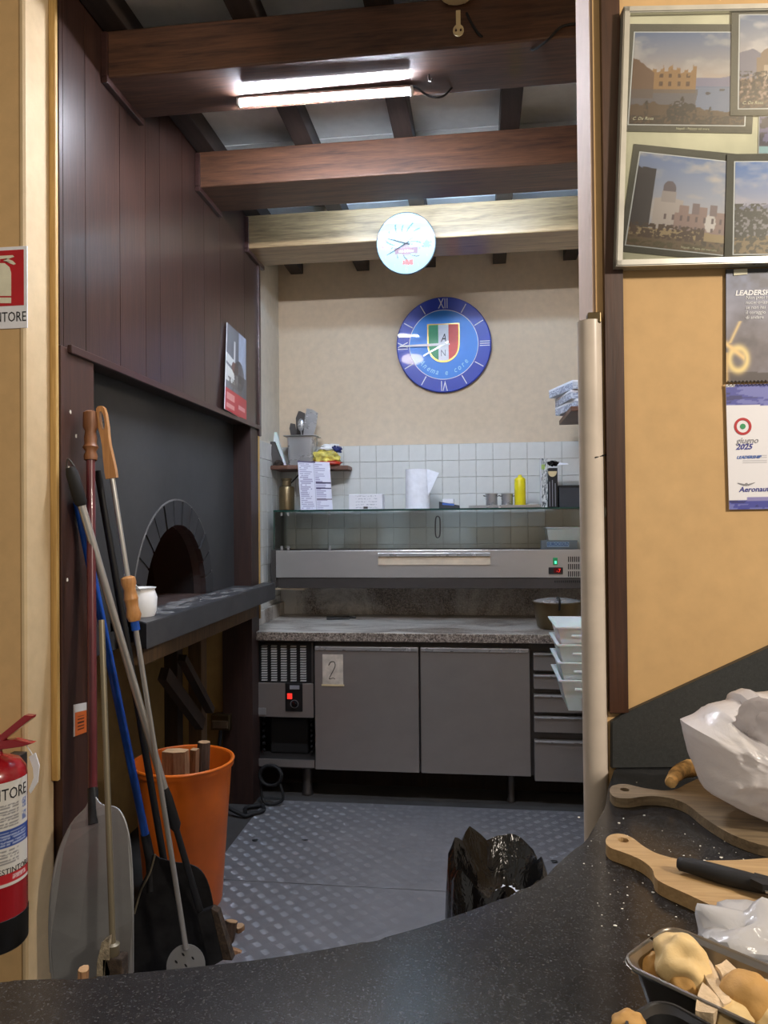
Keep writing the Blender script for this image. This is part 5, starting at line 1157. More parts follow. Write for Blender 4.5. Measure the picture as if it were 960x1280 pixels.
p, q = inbin(243, 937, 2.88); log(p, q, [(-.014, -.012), (.012, -.016), (.016, .012), (-.01, .014)], 'log_split', 'thin pale firewood stick in the orange bin')
p, q = inbin(254, 928, 3.05); log(p, q, rp(.027, .027), 'log_bark', 'round bark-covered log leaning in the orange bin')
# loose logs on the floor beside the brush
p = PY(290, 1152, 2.72); log((p.x - .01, 2.70, FL), (p.x, 2.72, p.z), rp(.022, .025), 'log_bark', 'bark-covered log standing on the floor by the oven brush')
p = PY(299, 1158, 2.78); log((p.x + .0, 2.78, FL), (p.x, 2.78, p.z), rp(.02, .02), 'log_split', 'split log leaning behind the bark log on the floor')
p = PY(296, 1195, 2.66); log((p.x - .04, 2.62, FL + .02), (p.x + .03, 2.66, p.z), rp(.02, .02), 'log_split', 'short split log lying at the foot of the floor logs')
p = PY(102, 1209, 1.93); log((p.x - .01, 1.93, FL), (p.x + .012, 1.92, p.z), rp(.016, .016), 'log_split', 'pale wood stub between the aluminium peel and the counter')
# junction box and cables by the wooden post
a, b = PY(264, 893, 4.0), PY(288, 913, 4.0)
t = T('junction_box', (a.x, 4.02, b.z), 'small grey wall socket box beside the dark post under the oven', 'socket')
O('case', box(B(), a.x, b.x, 3.99, 4.06, b.z, a.z, 0.006), 'steel_tarnish', t); O('lid', box(B(), a.x + .01, b.x - .01, 3.982, 3.992, b.z + .012, a.z - .03, 0.004), 'strut_wood', t)
bm = B(); p = V(((a.x + b.x) / 2, 4.0, b.z)); e1 = V((-1.21, 3.86, FL + .012))
tube(bm, smoothpts([p, p + V((-.01, -.01, -.12)), V((p.x - .02, 3.97, .25)), V((p.x + .02, 3.9, .08)), e1 + V((-.04, -.02, 0)), e1, e1 + V((.05, .05, 0)), e1 + V((.02, .12, 0)), e1 + V((-.05, .08, 0)), e1 + V((-.03, 0, .008))], 8), 0.011, 8); O('cable', bm, 'black_rubber', t, smooth=60)
q = V((-1.15, 4.06, .16)); bm = B()
for k_ in range(3): tube(bm, [q + V((.06 * math.cos(x), -.02 - .012 * k_, .055 * math.sin(x) + .004 * k_)) for x in np.linspace(0, 2 * math.pi, 25)], 0.008, 8, cap=False)
tube(bm, smoothpts([q + V((.05, -.03, -.04)), q + V((.07, -.04, -.12)), q + V((0, -.05, -.147)), q + V((-.05, -.03, -.12)), q + V((-.06, -.02, 0))]), 0.008, 8)
O('cable_coil', bm, 'black_rubber', label='black coil of cable by the counter foot under the oven ledge', cat='cable', smooth=60)
# white cup lying on the ledge near end
q = PZ(166, 763, LZ); q = V((-1.262, 2.70, LZ))
t = T('white_scoop', q, 'white plastic scoop on the near end of the oven ledge', 'scoop')
bm = B(); lathe(bm, [(0.045, 0.001), (0.052, .02), (0.055, .07), (0.045, .1), (0.052, .108), (0.049, .108), (0.041, .1), (0.05, .07), (0.047, .02), (0.03, .006)], 24, at(q)); O('cup', bm, 'white', t, smooth=50)
bm = B(); slab(bm, [q + V((-.03, -.04, .1)), q + V((-.05, -.045, .16)), q + V((.0, -.05, .12)), q + V((.02, -.05, .1))], (0, .003, 0)); O('spout', bm, 'white', t)
# trash bin with black bag behind the bar
q = PY(622, 1090, 1.95); c = V((0.040, 2.02, FL)); zt = PY(628, 1075, 2.0).z
t = T('trash_bag_bin', c, 'waste bin lined with a crumpled black bag behind the dark counter', 'bin')
bm = B(); lathe(bm, [(0.09, 0), (0.106, zt - .10), (0.108, zt - .08), (0.102, zt - .08), (0.082, .01)], 32, at(c)); O('bucket', bm, 'dark_grey', t, smooth=40)
from mathutils import noise as MN
bm = B(); R_ = []; ns, nr = 48, 12
for k_ in range(nr):
    tt = k_ / (nr - 1); ring = []
    for i in range(ns):
        a_ = i * 2 * math.pi / ns; nz = MN.noise(V((math.cos(a_) * 2.2, math.sin(a_) * 2.2, tt * 3))); sp = MN.noise(V((math.cos(a_) * 6, math.sin(a_) * 6, 4)))
        if tt < .5: r_ = 0.140 - .014 * (tt / .5) ** 3 + .010 * nz + .006 * math.sin(11 * a_ + 2 * nz) * (1 - .3 * tt); z = zt - .40 + .40 * (tt / .5) + (.014 * sp + .045 * nz) * (tt / .5)
        else: k2 = (tt - .5) / .5; r_ = 0.126 - .07 * k2 + .012 * nz; z = zt - .12 * k2 + (.014 * sp + .045 * nz) * (1 - k2)
        z += .02 * math.sin(a_) * (1 if tt > .2 else 0)
        ring.append(bm.verts.new((c.x + r_ * math.cos(a_), c.y + r_ * math.sin(a_), z)))
    R_.append(ring)
for k_ in range(nr - 1):
    for i in range(ns): bm.faces.new([R_[k_][i], R_[k_][(i + 1) % ns], R_[k_ + 1][(i + 1) % ns], R_[k_ + 1][i]])
bm.faces.new(R_[-1]); O('bin_liner', bm, 'bag_black', t, smooth=70)
q = PY(625, 1122, 1.9); bm = B(); ball(bm, V((c.x + .02, c.y - .05, zt - .07)), 0.022, 3, (1.2, 1, .7), .6, 2.5, 3); O('crumpled_paper', bm, 'tissue', label='scrap of white paper in the black waste bag', cat='paper', smooth=60)

# ================================================================== BAR COUNTER, POST, SPLASH PANEL
HB = 1.05
edge = [PZ(u, v, HB) for u, v in ((0, 1226), (100, 1222), (180, 1215), (260, 1207), (356, 1195), (452, 1178), (509, 1164), (557, 1149), (605, 1132), (643, 1116), (677, 1097), (705, 1073), (735, 1045), (755, 1010), (761, 983), (769, 959))]
es_ = smoothpts(edge, 4)
right = W(1.35, DW, HB); poly = [V((-1.05, 0.765, HB))] + es_ + [W(A.dot(RH) + .05, DW - .0005, HB), V((right.x, right.y, HB)) - FH * .0005, V((1.6, 0.2, HB)), V((1.0, -0.3, HB)), V((0.75, 0.22, HB)), V((0.55, 0.33, HB)), V((-1.05, 0.33, HB))]
ct = T('bar_counter', (0.2, 0.6, 0), 'black speckled granite bar counter with a curved inner edge', 'counter')
bm = B(); slab(bm, poly, (0, 0, -0.035), bev=0.003); O('granite_top', bm, 'granite_black', ct)
inner = [p + V((0.05, -.06, 0)) for p in es_[::4]]
bp = [V((-1.0, 0.70, 0))] + [V((p.x, p.y, 0)) for p in inner[:-1]] + [V((A.x + .1, A.y - .12, 0)), V((1.3, 1.5, 0)), V((1.5, 0.45, 0)), V((0.75, 0.4, 0)), V((0.5, 0.5, 0)), V((-1.0, 0.5, 0))]
bm = B(); slab(bm, bp, (0, 0, HB - .037)); O('counter_base', bm, 'post_wood', ct)
bm = B(); 
for k_ in range(120):
    u, v = random.choice(((785, 1085), (880, 1060), (800, 1010), (830, 1130), (760, 1130), (890, 1105))); p = PZ(u + random.gauss(0, 45), v + random.gauss(0, 28), HB)
    if p.x < .14 or p.y < .75 or p.y > 1.5: continue
    ball(bm, p + V((0, 0, .0006)), random.choice((.0006, .0007, .0009, .0012, .0018)), 1, (1.3, 1, .6), .5, 2, k_)
o = O('crumbs', bm, 'flour', label='pale crumbs scattered over the dark granite counter', cat='crumbs', kind='stuff')
# plastic corner guard on the wall edge
z1 = PW(737, 400, DW - .01).z; pc_ = PW(742.5, 700, DW + .005); pc_.z = 0
top_ = PW(736, 405, DW + .005); low = PW(745, 1000, DW + .005)
def gp(z): k_ = (z - low.z) / (top_.z - low.z); return V((low.x + (top_.x - low.x) * k_ * .55, low.y, z))
bm = B(); rg = 0.0245; ring = []
zs = [0.0, 0.6, 1.0, 1.3, 1.6, 1.8, z1]
for z in zs:
    o_ = gp(z); ring.append(([bm.verts.new(o_ + V((rg * math.cos(x), rg * math.sin(x), 0))) for x in np.linspace(0, 2 * math.pi, 25)[:-1]], [bm.verts.new(o_ + V(((rg - .003) * math.cos(x), (rg - .003) * math.sin(x), 0))) for x in np.linspace(0, 2 * math.pi, 25)[:-1]]))
for k_ in range(len(zs) - 1):
    for i in range(24):
        j = (i + 1) % 24; bm.faces.new([ring[k_][0][i], ring[k_][0][j], ring[k_ + 1][0][j], ring[k_ + 1][0][i]]); bm.faces.new([ring[k_][1][j], ring[k_][1][i], ring[k_ + 1][1][i], ring[k_ + 1][1][j]])
for k_ in (0, -1):
    for i in range(24): j = (i + 1) % 24; bm.faces.new([ring[k_][0][i], ring[k_][0][j], ring[k_][1][j], ring[k_][1][i]])
t = T('corner_guard', gp(0), 'pale plastic pipe guarding the doorway wall edge', 'corner guard')
O('pipe', bm, 'pvc', t, smooth=50)
q = PW(742, 397, DW - .01); bm = B(); box(bm, q.x - .012, q.x + .014, q.y - .006, q.y + .02, q.z - .012, q.z + .01, .002); O('top_clip', bm, 'steel_tarnish', t)
q = PW(752, 570, DW - .004); bm = B(); tube(bm, [PW(744, 572, DW - .02), PW(759, 568, DW - .006)], 0.0016, 6); O('tie_wire', bm, 'black', t)
# splash panel with a slanting top
sp_ = [PW(762, 960, DW), PW(762, 900, DW), PW(785, 886, DW), PW(960, 806, DW), PW(1160, 715, DW), PW(1160, 960, DW)]
for k_ in (0, 5): sp_[k_].z = HB + .001
bm = B(); slab(bm, [p - FH * .001 for p in sp_], -FH * .014, bev=.0015); O('splash_panel', bm, 'granite_grey', label='dark grey stone splash panel with a slanting top edge', cat='panel')

# ================================================================== FRAMED PRINTS
DF = DW - .002
t = T('framed_prints', PW(768, 335, DF), 'pale metal frame holding several grey-mounted landscape prints', 'picture frame')
fd = DW - .024
F4 = [PW(778, 12, fd), PW(1166, 4, fd), PW(1160, 325, fd), PW(768, 335, fd)]
bm = B(); slab(bm, F4, FH * .012); O('backing', bm, 'mat_cream', t)
def lerp4(s, tt): return (F4[0].lerp(F4[1], s)).lerp(F4[3].lerp(F4[2], s), tt)
ux = (F4[1] - F4[0]).normalized(); uz = (F4[0] - F4[3]).normalized(); wv = .013
for a_, b_, i_ in ((F4[0], F4[1], -uz), (F4[3], F4[2], uz), (F4[0], F4[3], ux), (F4[1], F4[2], -ux)):
    bm = B(); slab(bm, [a_ - FH * .012, b_ - FH * .012, b_ + i_ * wv - FH * .012, a_ + i_ * wv - FH * .012], FH * .032, bev=.002); O('frame_bar', bm, 'frame_metal', t)
def pq(x, y, d=0.0): return PW(700 + x / 3.692, y / 3.692, fd - .0005 - d)
def sky(s, tt, top, bot, cl, seed): c_ = lerp(rgb(*top), rgb(*bot), np.clip(tt / .55, 0, 1)); return over(c_, np.clip((fbm(s, tt * 1.6, 6, seed) - .48) * 3.2, 0, 1) * .75, rgb(*cl))
def ruin(s, tt):
    c_ = sky(s, tt, (112, 128, 164), (206, 184, 170), (196, 190, 190), 31); nz = fbm(s, tt, 20, 5); f2 = fbm(s, tt, 48, 6)
    sea = tt > .57; c_ = over(c_, sea, rgb(120, 130, 160)); c_ = over(c_, (sea & (np.abs((tt * 60) % 1 - .5) < .2)) * .35, rgb(160, 168, 190))
    c_ = over(c_, ((tt > .50 - .06 * np.exp(-((s - .92) / .07) ** 2) - .02 * nz) & (tt < .58) & (s > .55)), rgb(140, 136, 164))
    top = .38 + .1 * (nz - .5) + .02 * np.sign(np.sin(s * 90)); c_ = over(c_, ((tt > top + .02) & (tt < .66) & (s > .14) & (s < .56)), rgb(160, 124, 86)); c_ = over(c_, ((tt > top + .06) & (tt < .62) & (s > .16) & (s < .54) & (np.sin(s * 80) > .35) & (np.sin(tt * 70) > -.1)), rgb(96, 70, 56))
    c_ = over(c_, ((s < .19) & (tt > .24 + .9 * s + .06 * nz) & (tt < .72)), rgb(120, 92, 76)); c_ = over(c_, ((tt > .62) & (tt < .84) & (s < .56 + .03 * nz)) * .75, rgb(104, 94, 96))
    c_ = over(c_, (tt > .80 + .12 * np.abs(s - .2) - .06 * nz), rgb(98, 76, 60)); c_ = over(c_, ((tt > .9) & (f2 > .42)), rgb(64, 52, 46))
    for x_, y_, w_ in ((.42, .84, .07), (.47, .86, .06), (.37, .87, .05), (.53, .87, .05), (.45, .79, .02), (.70, .90, .02), (.14, .84, .02), (.97, .84, .05)): c_ = over(c_, (np.hypot((s - x_) / w_, (tt - y_) / .1) < 1) & (f2 > .36), rgb(58, 48, 46))
    for x_, y_ in ((.67, .66), (.79, .62)): c_ = over(c_, (np.hypot((s - x_) / .025, (tt - y_) / .015) < 1), rgb(84, 80, 90))
    return c_
def bay(s, tt):
    c_ = sky(s, tt, (126, 140, 172), (214, 196, 190), (220, 214, 216), 44); nz = fbm(s, tt, 16, 8); f2 = fbm(s, tt, 40, 9)
    c_ = over(c_, (tt > .36 + .8 * np.abs(s - .12) * (s > .12) + .35 * np.abs(s - .12) * (s < .12)) & (tt < .75) & (tt > .33), rgb(134, 130, 150)); c_ = over(c_, ((s > .15) & (tt > .44 + .03 * nz)), rgb(150, 126, 108))
    c_ = over(c_, (np.hypot((s - .32) / .14, (tt - .44) / .1) < 1), rgb(150, 126, 110)); c_ = over(c_, ((s > .2) & (s < .6) & (tt > .54) & (tt < .70) & (np.sin(s * 60) > 0)), rgb(196, 176, 158))
    c_ = over(c_, (tt > .66 + .05 * nz), rgb(110, 86, 74)); c_ = over(c_, ((tt > .6) & (f2 > .5)), rgb(62, 50, 48)); c_ = over(c_, ((tt > .64) & (tt < .9) & (f2 < .34)), rgb(176, 150, 140)); return c_
def piazza(s, tt):
    c_ = sky(s, tt, (126, 144, 188), (190, 188, 200), (220, 206, 196), 52); nz = fbm(s, tt, 16, 12); f2 = fbm(s, tt, 44, 13)
    c_ = over(c_, ((s > .18) & (s < .42) & (tt > .44 + .25 * np.abs(s - .3))) & (tt < .8), rgb(196, 184, 182)); c_ = over(c_, (np.hypot((s - .29) / .055, (tt - .36) / .09) < 1), rgb(120, 108, 116)); c_ = over(c_, ((np.abs(s - .29) < .06) & (tt > .38) & (tt < .5)), rgb(178, 166, 166))
    c_ = over(c_, ((s > .36) & (s < .88) & (tt > .56 + .04 * np.sign(np.sin(s * 40)) * (s < .7)) & (tt < .80)), rgb(164, 138, 134)); c_ = over(c_, (np.hypot((s - .66) / .045, (tt - .68) / .1) < 1) & (tt < .78), rgb(222, 214, 214)); c_ = over(c_, ((np.abs(s - .53) < .03) | (np.abs(s - .68) < .03)) & (tt > .48) & (tt < .6), rgb(140, 122, 126))
    c_ = over(c_, ((s > .85) & (tt > .5) & (tt < .83)), rgb(150, 100, 88)); c_ = over(c_, ((s > .26) & (s < .9) & (tt > .6) & (tt < .78) & (np.sin(s * 95) > .6) & (np.sin(tt * 60) > 0)), rgb(118, 100, 104))
    c_ = over(c_, (s < .155) & (tt > .1 + .1 * nz) & (tt < .82), rgb(74, 66, 70)); c_ = over(c_, (tt > .78 + .02 * nz), rgb(176, 152, 116)); c_ = over(c_, (tt > .88), rgb(120, 98, 74))
    c_ = over(c_, (tt > .74) & (tt < .90) & (s < .62) & (f2 > .44), rgb(92, 70, 58)); c_ = over(c_, (tt > .88) & (s > .55) & (f2 > .5), rgb(84, 70, 58)); c_ = over(c_, (tt > .93) & (f2 > .48), rgb(96, 84, 56)); return c_
def valley(s, tt):
    c_ = sky(s, tt, (84, 124, 196), (196, 184, 196), (206, 196, 206), 61); nz = fbm(s, tt, 14, 15); f2 = fbm(s, tt, 36, 16)
    c_ = over(c_, (tt > .46 + .05 * nz - .06 * s), rgb(130, 128, 152)); c_ = over(c_, (tt > .55 - .05 * nz), rgb(150, 142, 150)); c_ = over(c_, (tt > .5) & (f2 > .52), rgb(90, 84, 88)); c_ = over(c_, (tt > .78 + .05 * nz), rgb(150, 126, 92))
    c_ = over(c_, (tt > .45) & (tt < .86) & (s < .22 + .1 * nz) & (f2 > .38), rgb(66, 58, 46)); c_ = over(c_, (tt > .82) & (f2 > .5), rgb(84, 72, 52)); c_ = over(c_, (np.hypot((s - .42) / .06, (tt - .55) / .05) < 1), rgb(104, 88, 84)); return c_
def street(s, tt): return over(over(np.ones(s.shape + (3,)) * rgb(120, 110, 150), fbm(s, tt, 8, 71) > .5, rgb(64, 52, 70)), tt > .8, rgb(150, 190, 200))
def prnt(m4, i4, fn, nx, ny, d, cap=None, sig=None):
    mp = [pq(x, y, d) for x, y in m4]; bm = B(); slab(bm, mp, -FH * .0012); pr = O('print', bm, 'mount_grey', t)
    ip = [pq(x, y, d + .0018) for x, y in i4]; cx_ = sum(ip, V()) / 4
    bm = B(); slab(bm, [cx_ + (p - cx_) * 1.022 + FH * .0009 for p in ip], -FH * .0004); O('white_line', bm, 'flag_white', pr)
    sheet('picture', *ip, nx, ny, fn, pr, 'print')
    if cap: text('caption', cap, .0065, pq(cap_x := (m4[0][0] + m4[1][0]) / 2, m4[3][1] - 8 + .02 * (m4[2][1] - m4[3][1]), d + .0018), (i4[1][0] - i4[0][0]) * RH - ZZ * (i4[1][1] - i4[0][1]) if False else (mp[2] - mp[3]), mp[0] - mp[3], 'mat_cream', pr, align='CENTER')
    if sig: text('signature', sig, .009, ip[3] + (ip[1] - ip[0]).normalized() * .006 + (ip[0] - ip[3]).normalized() * .008 - FH * .0004, ip[1] - ip[0], ip[0] - ip[3], 'mat_cream', pr, shear=.3)
prnt([(312, 112), (912, 114), (885, 617), (287, 607)], [(347, 150), (872, 150), (850, 578), (318, 572)], ruin, 150, 120, 0, 'Napoli - Palazzo sul mare', 'C. De Rosa')
prnt([(792, 40), (1400, 30), (1400, 530), (785, 535)], [(832, 70), (1360, 66), (1360, 494), (826, 500)], bay, 140, 110, .0025, None, 'C. De Rosa')
prnt([(918, 535), (1240, 540), (1240, 715), (915, 710)], [(922, 538), (1236, 543), (1236, 712), (919, 707)], street, 50, 30, -.0003)
prnt([(340, 665), (940, 724), (900, 1222), (272, 1160)], [(372, 703), (905, 762), (870, 1188), (305, 1128)], piazza, 150, 120, 0, 'Napoli - Piazza del mercato')
prnt([(770, 712), (1400, 706), (1400, 1200), (757, 1205)], [(810, 748), (1360, 744), (1360, 1166), (803, 1172)], valley, 140, 110, .0025)
bm = B(); g4 = [p - FH * .0085 for p in F4]; slab(bm, [g4[0] + (ux - uz) * wv * .8, g4[1] + (-ux - uz) * wv * .8, g4[2] + (-ux + uz) * wv * .8, g4[3] + (ux + uz) * wv * .8], FH * .001); O('glass', bm, 'glass_clear', t)

# ================================================================== HANGING CALENDAR
dC = DW - .004
t = T('hanging_calendar', PW(908, 637, dC), 'blue and white spiral wall calendar for June 2025 under the frame', 'calendar')
tl, tr_, br, bl = PW(907, 337, dC), PW(1100, 332, dC), PW(1098, 474, dC), PW(907, 478, dC)
bm = B(); slab(bm, [tl, tr_, br, bl], -FH * .002); O('picture_page', bm, 'dark_grey', t)
def storm(s, tt):
    c_ = lerp(rgb(112, 122, 152), rgb(104, 96, 100), np.clip(tt * 1.6, 0, 1)); nz = fbm(s * 1.2, tt, 7, 81); c_ = over(c_, np.clip((nz - .45) * 2.5, 0, 1) * .6, rgb(150, 152, 172)); c_ = over(c_, np.clip((.42 - nz) * 4, 0, 1) * .7, rgb(62, 58, 62))
    c_ = over(c_, tt > .9 + .03 * nz, rgb(70, 60, 58)); c_ = over(c_, tt < .045, rgb(84, 84, 84))
    g = np.exp(-((np.hypot((s - .08) * 1.3, (tt - .80) * .75) - .075) / .028) ** 2); c_ = over(c_, g * .95, rgb(240, 214, 140)); g = np.exp(-((s - .03 - (.64 - tt) * .35) / .012) ** 2) * ((tt > .46) & (tt < .66)); c_ = over(c_, g * .9, rgb(226, 196, 130))
    g = np.exp(-((tt - .66 - s * 1.1) / .03) ** 2) * (s < .12); c_ = over(c_, g, rgb(236, 200, 130)); g = np.exp(-((s - .0) / .02) ** 2) * (tt > .74); c_ = over(c_, g * .8, rgb(220, 180, 110)); return c_
e_ = -FH * .0024
sheet('storm_picture', tl + e_, tr_ + e_, br + e_, bl + e_, 130, 110, storm, t)
R3 = (tr_ - tl).normalized(); U3 = (tl - bl).normalized(); e_ = -FH * .003
text('heading', 'LEADERSHIP', .0145, PW(918, 370, dC) + e_, R3, U3, 'flag_white', t, shear=.2, bold=.0004, sx=1.05)
for k_, s__ in enumerate(('Non puoi scoprire', 'nuovi orizzonti', 'se non hai', 'il coraggio', 'di andare')):
    text('verse', s__, .0098, PW(931, 374.5 + k_ * 6.2, dC) + e_, R3, U3, 'flag_white', t, shear=.1)
bm = B(); slab(bm, [PW(917, 337, dC - .003), PW(934, 336, dC - .003), PW(934, 343, dC - .003), PW(917, 344.5, dC - .003)], -FH * .001); O('paper_clip', bm, 'mat_cream', t)
tl, tr_, br, bl = PW(906.5, 481, dC), PW(1098, 477, dC), PW(1097, 634, dC), PW(911, 637, dC + .0)
bm = B(); slab(bm, [tl, tr_, br, bl], -FH * .002); O('month_page', bm, 'paper', t)
def month(s, tt):
    c_ = np.ones(s.shape + (3,)) * rgb(232, 232, 238); nz = fbm(s * .6, tt * 3, 9, 91)
    for lo, hi in ((-.1, .17), (.93, 1.1)):
        m = (tt > lo) & (tt < hi + .02 * (nz - .5) + (.04 * (s - .2) if lo < 0 else 0)); c_ = over(c_, m, rgb(72, 76, 160)); c_ = over(c_, (m & (nz > .52)) * .6, rgb(140, 146, 206)); c_ = over(c_, (m & (nz < .36)) * .7, rgb(44, 42, 96))
    c_ = over(c_, ((tt > .205) & (tt < .218) & (s > .28)), rgb(176, 120, 128)); c_ = over(c_, ((tt > .19) & (tt < .205) & (s > .3)), rgb(90, 84, 150))
    c_ = over(c_, (tt > .89 + .03 * nz) & (s > .12) & (tt < .935), rgb(140, 136, 190)); c_ = over(c_, (tt < .02) & (s < .06), rgb(236, 236, 238))
    c_ = over(c_, ((np.abs((tt * 55) % 1 - .5) < .2) & (tt > .56) & (tt < .64) & (s > .1) & (s < .26)) * .4, rgb(120, 120, 130)); return c_
e_ = -FH * .0024
sheet('month_print', tl + e_, tr_ + e_, br + e_, bl + e_, 130, 130, month, t)
q = PW(928.5, 533, dC - .0026)
for r0, r1, m_ in ((.0125, .0175, 'sign_red'), (0, .0055, 'flag_green')):
    bm = B()
    if r0: lathe(bm, [(r0, 0), (r1, 0), (r1, .0006), (r0, .0006)], 36, along(q, -FH), close=True)
    else: lathe(bm, [(r1, 0), (r1, .0006)], 24, along(q, -FH))
    O('roundel', bm, m_, t)
e_ = -FH * .003
text('month_name', 'giugno', .017, PW(919.5, 554.5, dC) + e_, R3, U3, 'ink_grey', t, shear=.25)
text('year', '2025', .0155, PW(919, 562, dC) + e_, R3, U3, 'ink_blue', t, shear=.3, bold=.0004, sx=1.05)
text('theme', 'LEADERSHIP', .0078, PW(920, 573.5, dC) + e_, R3, U3, 'ink_blue_light', t, shear=.3, bold=.0002, sx=1.15)
text('publisher', 'Aeronautica', .0145, PW(923, 615, dC) + e_, R3, U3, 'ink_blue', t, shear=.2, bold=.0002, sx=1.08)
bm = B(); q = PW(933, 605.5, dC - .003)
for s in (-1, 1): slab(bm, [q, q + R3 * (s * .018) + U3 * .004, q + R3 * (s * .016) + U3 * .002, q + R3 * (s * .004) - U3 * .003], -FH * .0004)
lathe(bm, [(.003, 0), (.003, .0005)], 12, along(q, -FH)); o = O('wing_emblem', bm, 'ink_grey', t); o['kind'] = 'stuff'
bm = B()
for k_ in range(40):
    o_ = PW(910 + k_ * 4.7, 479.3 - k_ * .1, dC - .003); tube(bm, [o_ + U3 * .005 + FH * .001, o_ - FH * .005 + U3 * .002, o_ - FH * .005 - U3 * .003, o_ - U3 * .005 + FH * .001], .0008, 5)
o = O('spiral_binding', bm, 'steel_dark', t); o['kind'] = 'stuff'

# ================================================================== ON THE BAR: BOARDS, KNIFE, BAGS, TRAYS, BREAD
def board(px, mat, label, th, hole, z0):
    zt = z0 + th; pts = closed([PZ(u, v, zt) for u, v in px], 4); q = PZ(hole[0], hole[1], zt)
    for p in pts: p.z = z0
    hl = [[V((q.x + .008 * math.cos(x), q.y + .009 * math.sin(x), z0)) for x in np.linspace(0, 2 * math.pi, 15)[:-1]]]
    bm = B(); slab(bm, pts, (0, 0, th), holes=hl); return O('cutting_board', bm, mat, label=label, cat='cutting board', group='paddle boards on the bar')
bd1 = board([(762, 988), (766, 982), (782, 980), (805, 985), (830, 988), (846, 986), (862, 978), (905, 962), (975, 962), (1060, 985), (1085, 1020), (1070, 1052), (1020, 1066), (960, 1058), (915, 1043), (880, 1022), (858, 1005), (835, 997), (810, 995), (785, 998), (768, 996)], 'board_dark', 'darker wooden paddle board under the white bag', .016, (781, 987), HB + .0005)
bd2 = board([(757, 1051), (762, 1044), (775, 1042), (790, 1047), (805, 1058), (825, 1068), (860, 1075), (920, 1075), (990, 1072), (1060, 1085), (1080, 1110), (1040, 1140), (980, 1146), (940, 1145), (905, 1138), (860, 1118), (822, 1100), (815, 1086), (800, 1074), (778, 1065), (762, 1059)], 'board_light', 'pale wooden paddle board under the black-handled knife', .018, (779, 1050), HB + .0005)
kz = HB + .0186 + .012
hp = [PZ(846, 1079, kz), PZ(870, 1084, kz), PZ(905, 1094, kz), PZ(940, 1103, kz), PZ(962, 1109, kz)]
t = T('kitchen_knife', hp[2] - V((0, 0, .012)), 'kitchen knife with a black handle lying on the pale board', 'knife')
bm = B(); tube(bm, smoothpts(hp, 5), [.0085 + .0035 * math.sin(k_ / 20 * math.pi * .9) - (.003 if k_ < 1 else 0) for k_ in range(21)], 14, flat=.85); O('handle', bm, 'black_rubber', t, smooth=60)
dk = (hp[-1] - hp[-2]).normalized(); sk = ZZ.cross(dk)
bm = B(); slab(bm, [hp[-1] - dk * .02 + sk * .012, hp[-1] + dk * .0 - sk * .020, hp[-1] + dk * .14 - sk * .012, hp[-1] + dk * .19 + sk * .012], (0, 0, .0018)); O('blade', bm, 'steel_pole', t)
bm = B(); slab(bm, [hp[-1] - dk * .02 - sk * .011, hp[-1] - dk * .004 - sk * .018, hp[-1] + dk * .01 - sk * .011, hp[-1] + dk * .01 + sk * .011, hp[-1] - dk * .02 + sk * .011], (0, 0, .009)); O('bolster', bm, 'black_rubber', t)
# crust piece
bz = HB + .017
pts = [PZ(u, v, bz + .012) for u, v in ((838, 978), (848, 966), (864, 960), (882, 962), (896, 972))]
bm = B(); tube(bm, smoothpts(pts, 5), [.008 + .009 * math.sin(math.pi * (k_ + 2) / 24) for k_ in range(21)], 12, flat=.9)
for v in bm.verts: v.co += V((MN.noise(v.co * 90), MN.noise(v.co * 90 + V((5, 0, 0))), MN.noise(v.co * 90 + V((0, 5, 0))))) * .0025; v.co.z = max(v.co.z, HB + .001)
O('bread_crust', bm, 'crust', label='curved toasted bread crust end beside the white bag', cat='bread', smooth=60)
# big open white plastic bag
Dc = 1.21; zf_ = HB + .0172
sil = [(855, 903), (857, 915), (862, 930), (872, 960), (880, 985), (890, 993), (925, 1012), (960, 1026), (1010, 1030), (1055, 1012), (1078, 960), (1066, 905), (1020, 874), (975, 866), (960, 868), (948, 867), (938, 862), (926, 868), (925, 876), (910, 879), (893, 883), (872, 897)]
cb = PW(962, 952, Dc); t = T('plastic_bag', V((cb.x, cb.y, zf_)), 'large open white plastic bag resting on the darker board', 'bag')
ring0 = []
for i in range(len(sil)):
    a_, b_ = PW(*sil[i], Dc), PW(*sil[(i + 1) % len(sil)], Dc)
    for k_ in range(6): ring0.append(a_.lerp(b_, k_ / 6))
mouth_px = [(900, 896), (926, 872), (940, 866), (960, 872), (1020, 880), (1062, 910), (1060, 960), (1010, 968), (960, 948), (930, 928), (908, 908)]
mouth_w = [((PW(u, v, Dc) - cb).dot(RH), (PW(u, v, Dc) - cb).z) for u, v in mouth_px]
def inside(x, y):
    best = 9; c_ = False; n_ = len(mouth_w)
    for i in range(n_):
        (x0_, y0_), (x1_, y1_) = mouth_w[i], mouth_w[(i + 1) % n_]
        if (y0_ > y) != (y1_ > y) and x < (x1_ - x0_) * (y - y0_) / (y1_ - y0_) + x0_: c_ = not c_
        dx, dy = x1_ - x0_, y1_ - y0_; k_ = max(0, min(1, ((x - x0_) * dx + (y - y0_) * dy) / (dx * dx + dy * dy))); best = min(best, math.hypot(x - x0_ - k_ * dx, y - y0_ - k_ * dy))
    return best if c_ else -best
def ridged(p, f): return (1 - abs(MN.noise(p * f)) * 2.2)
bm = B(); nn_ = len(ring0); nr = 24; sides = []
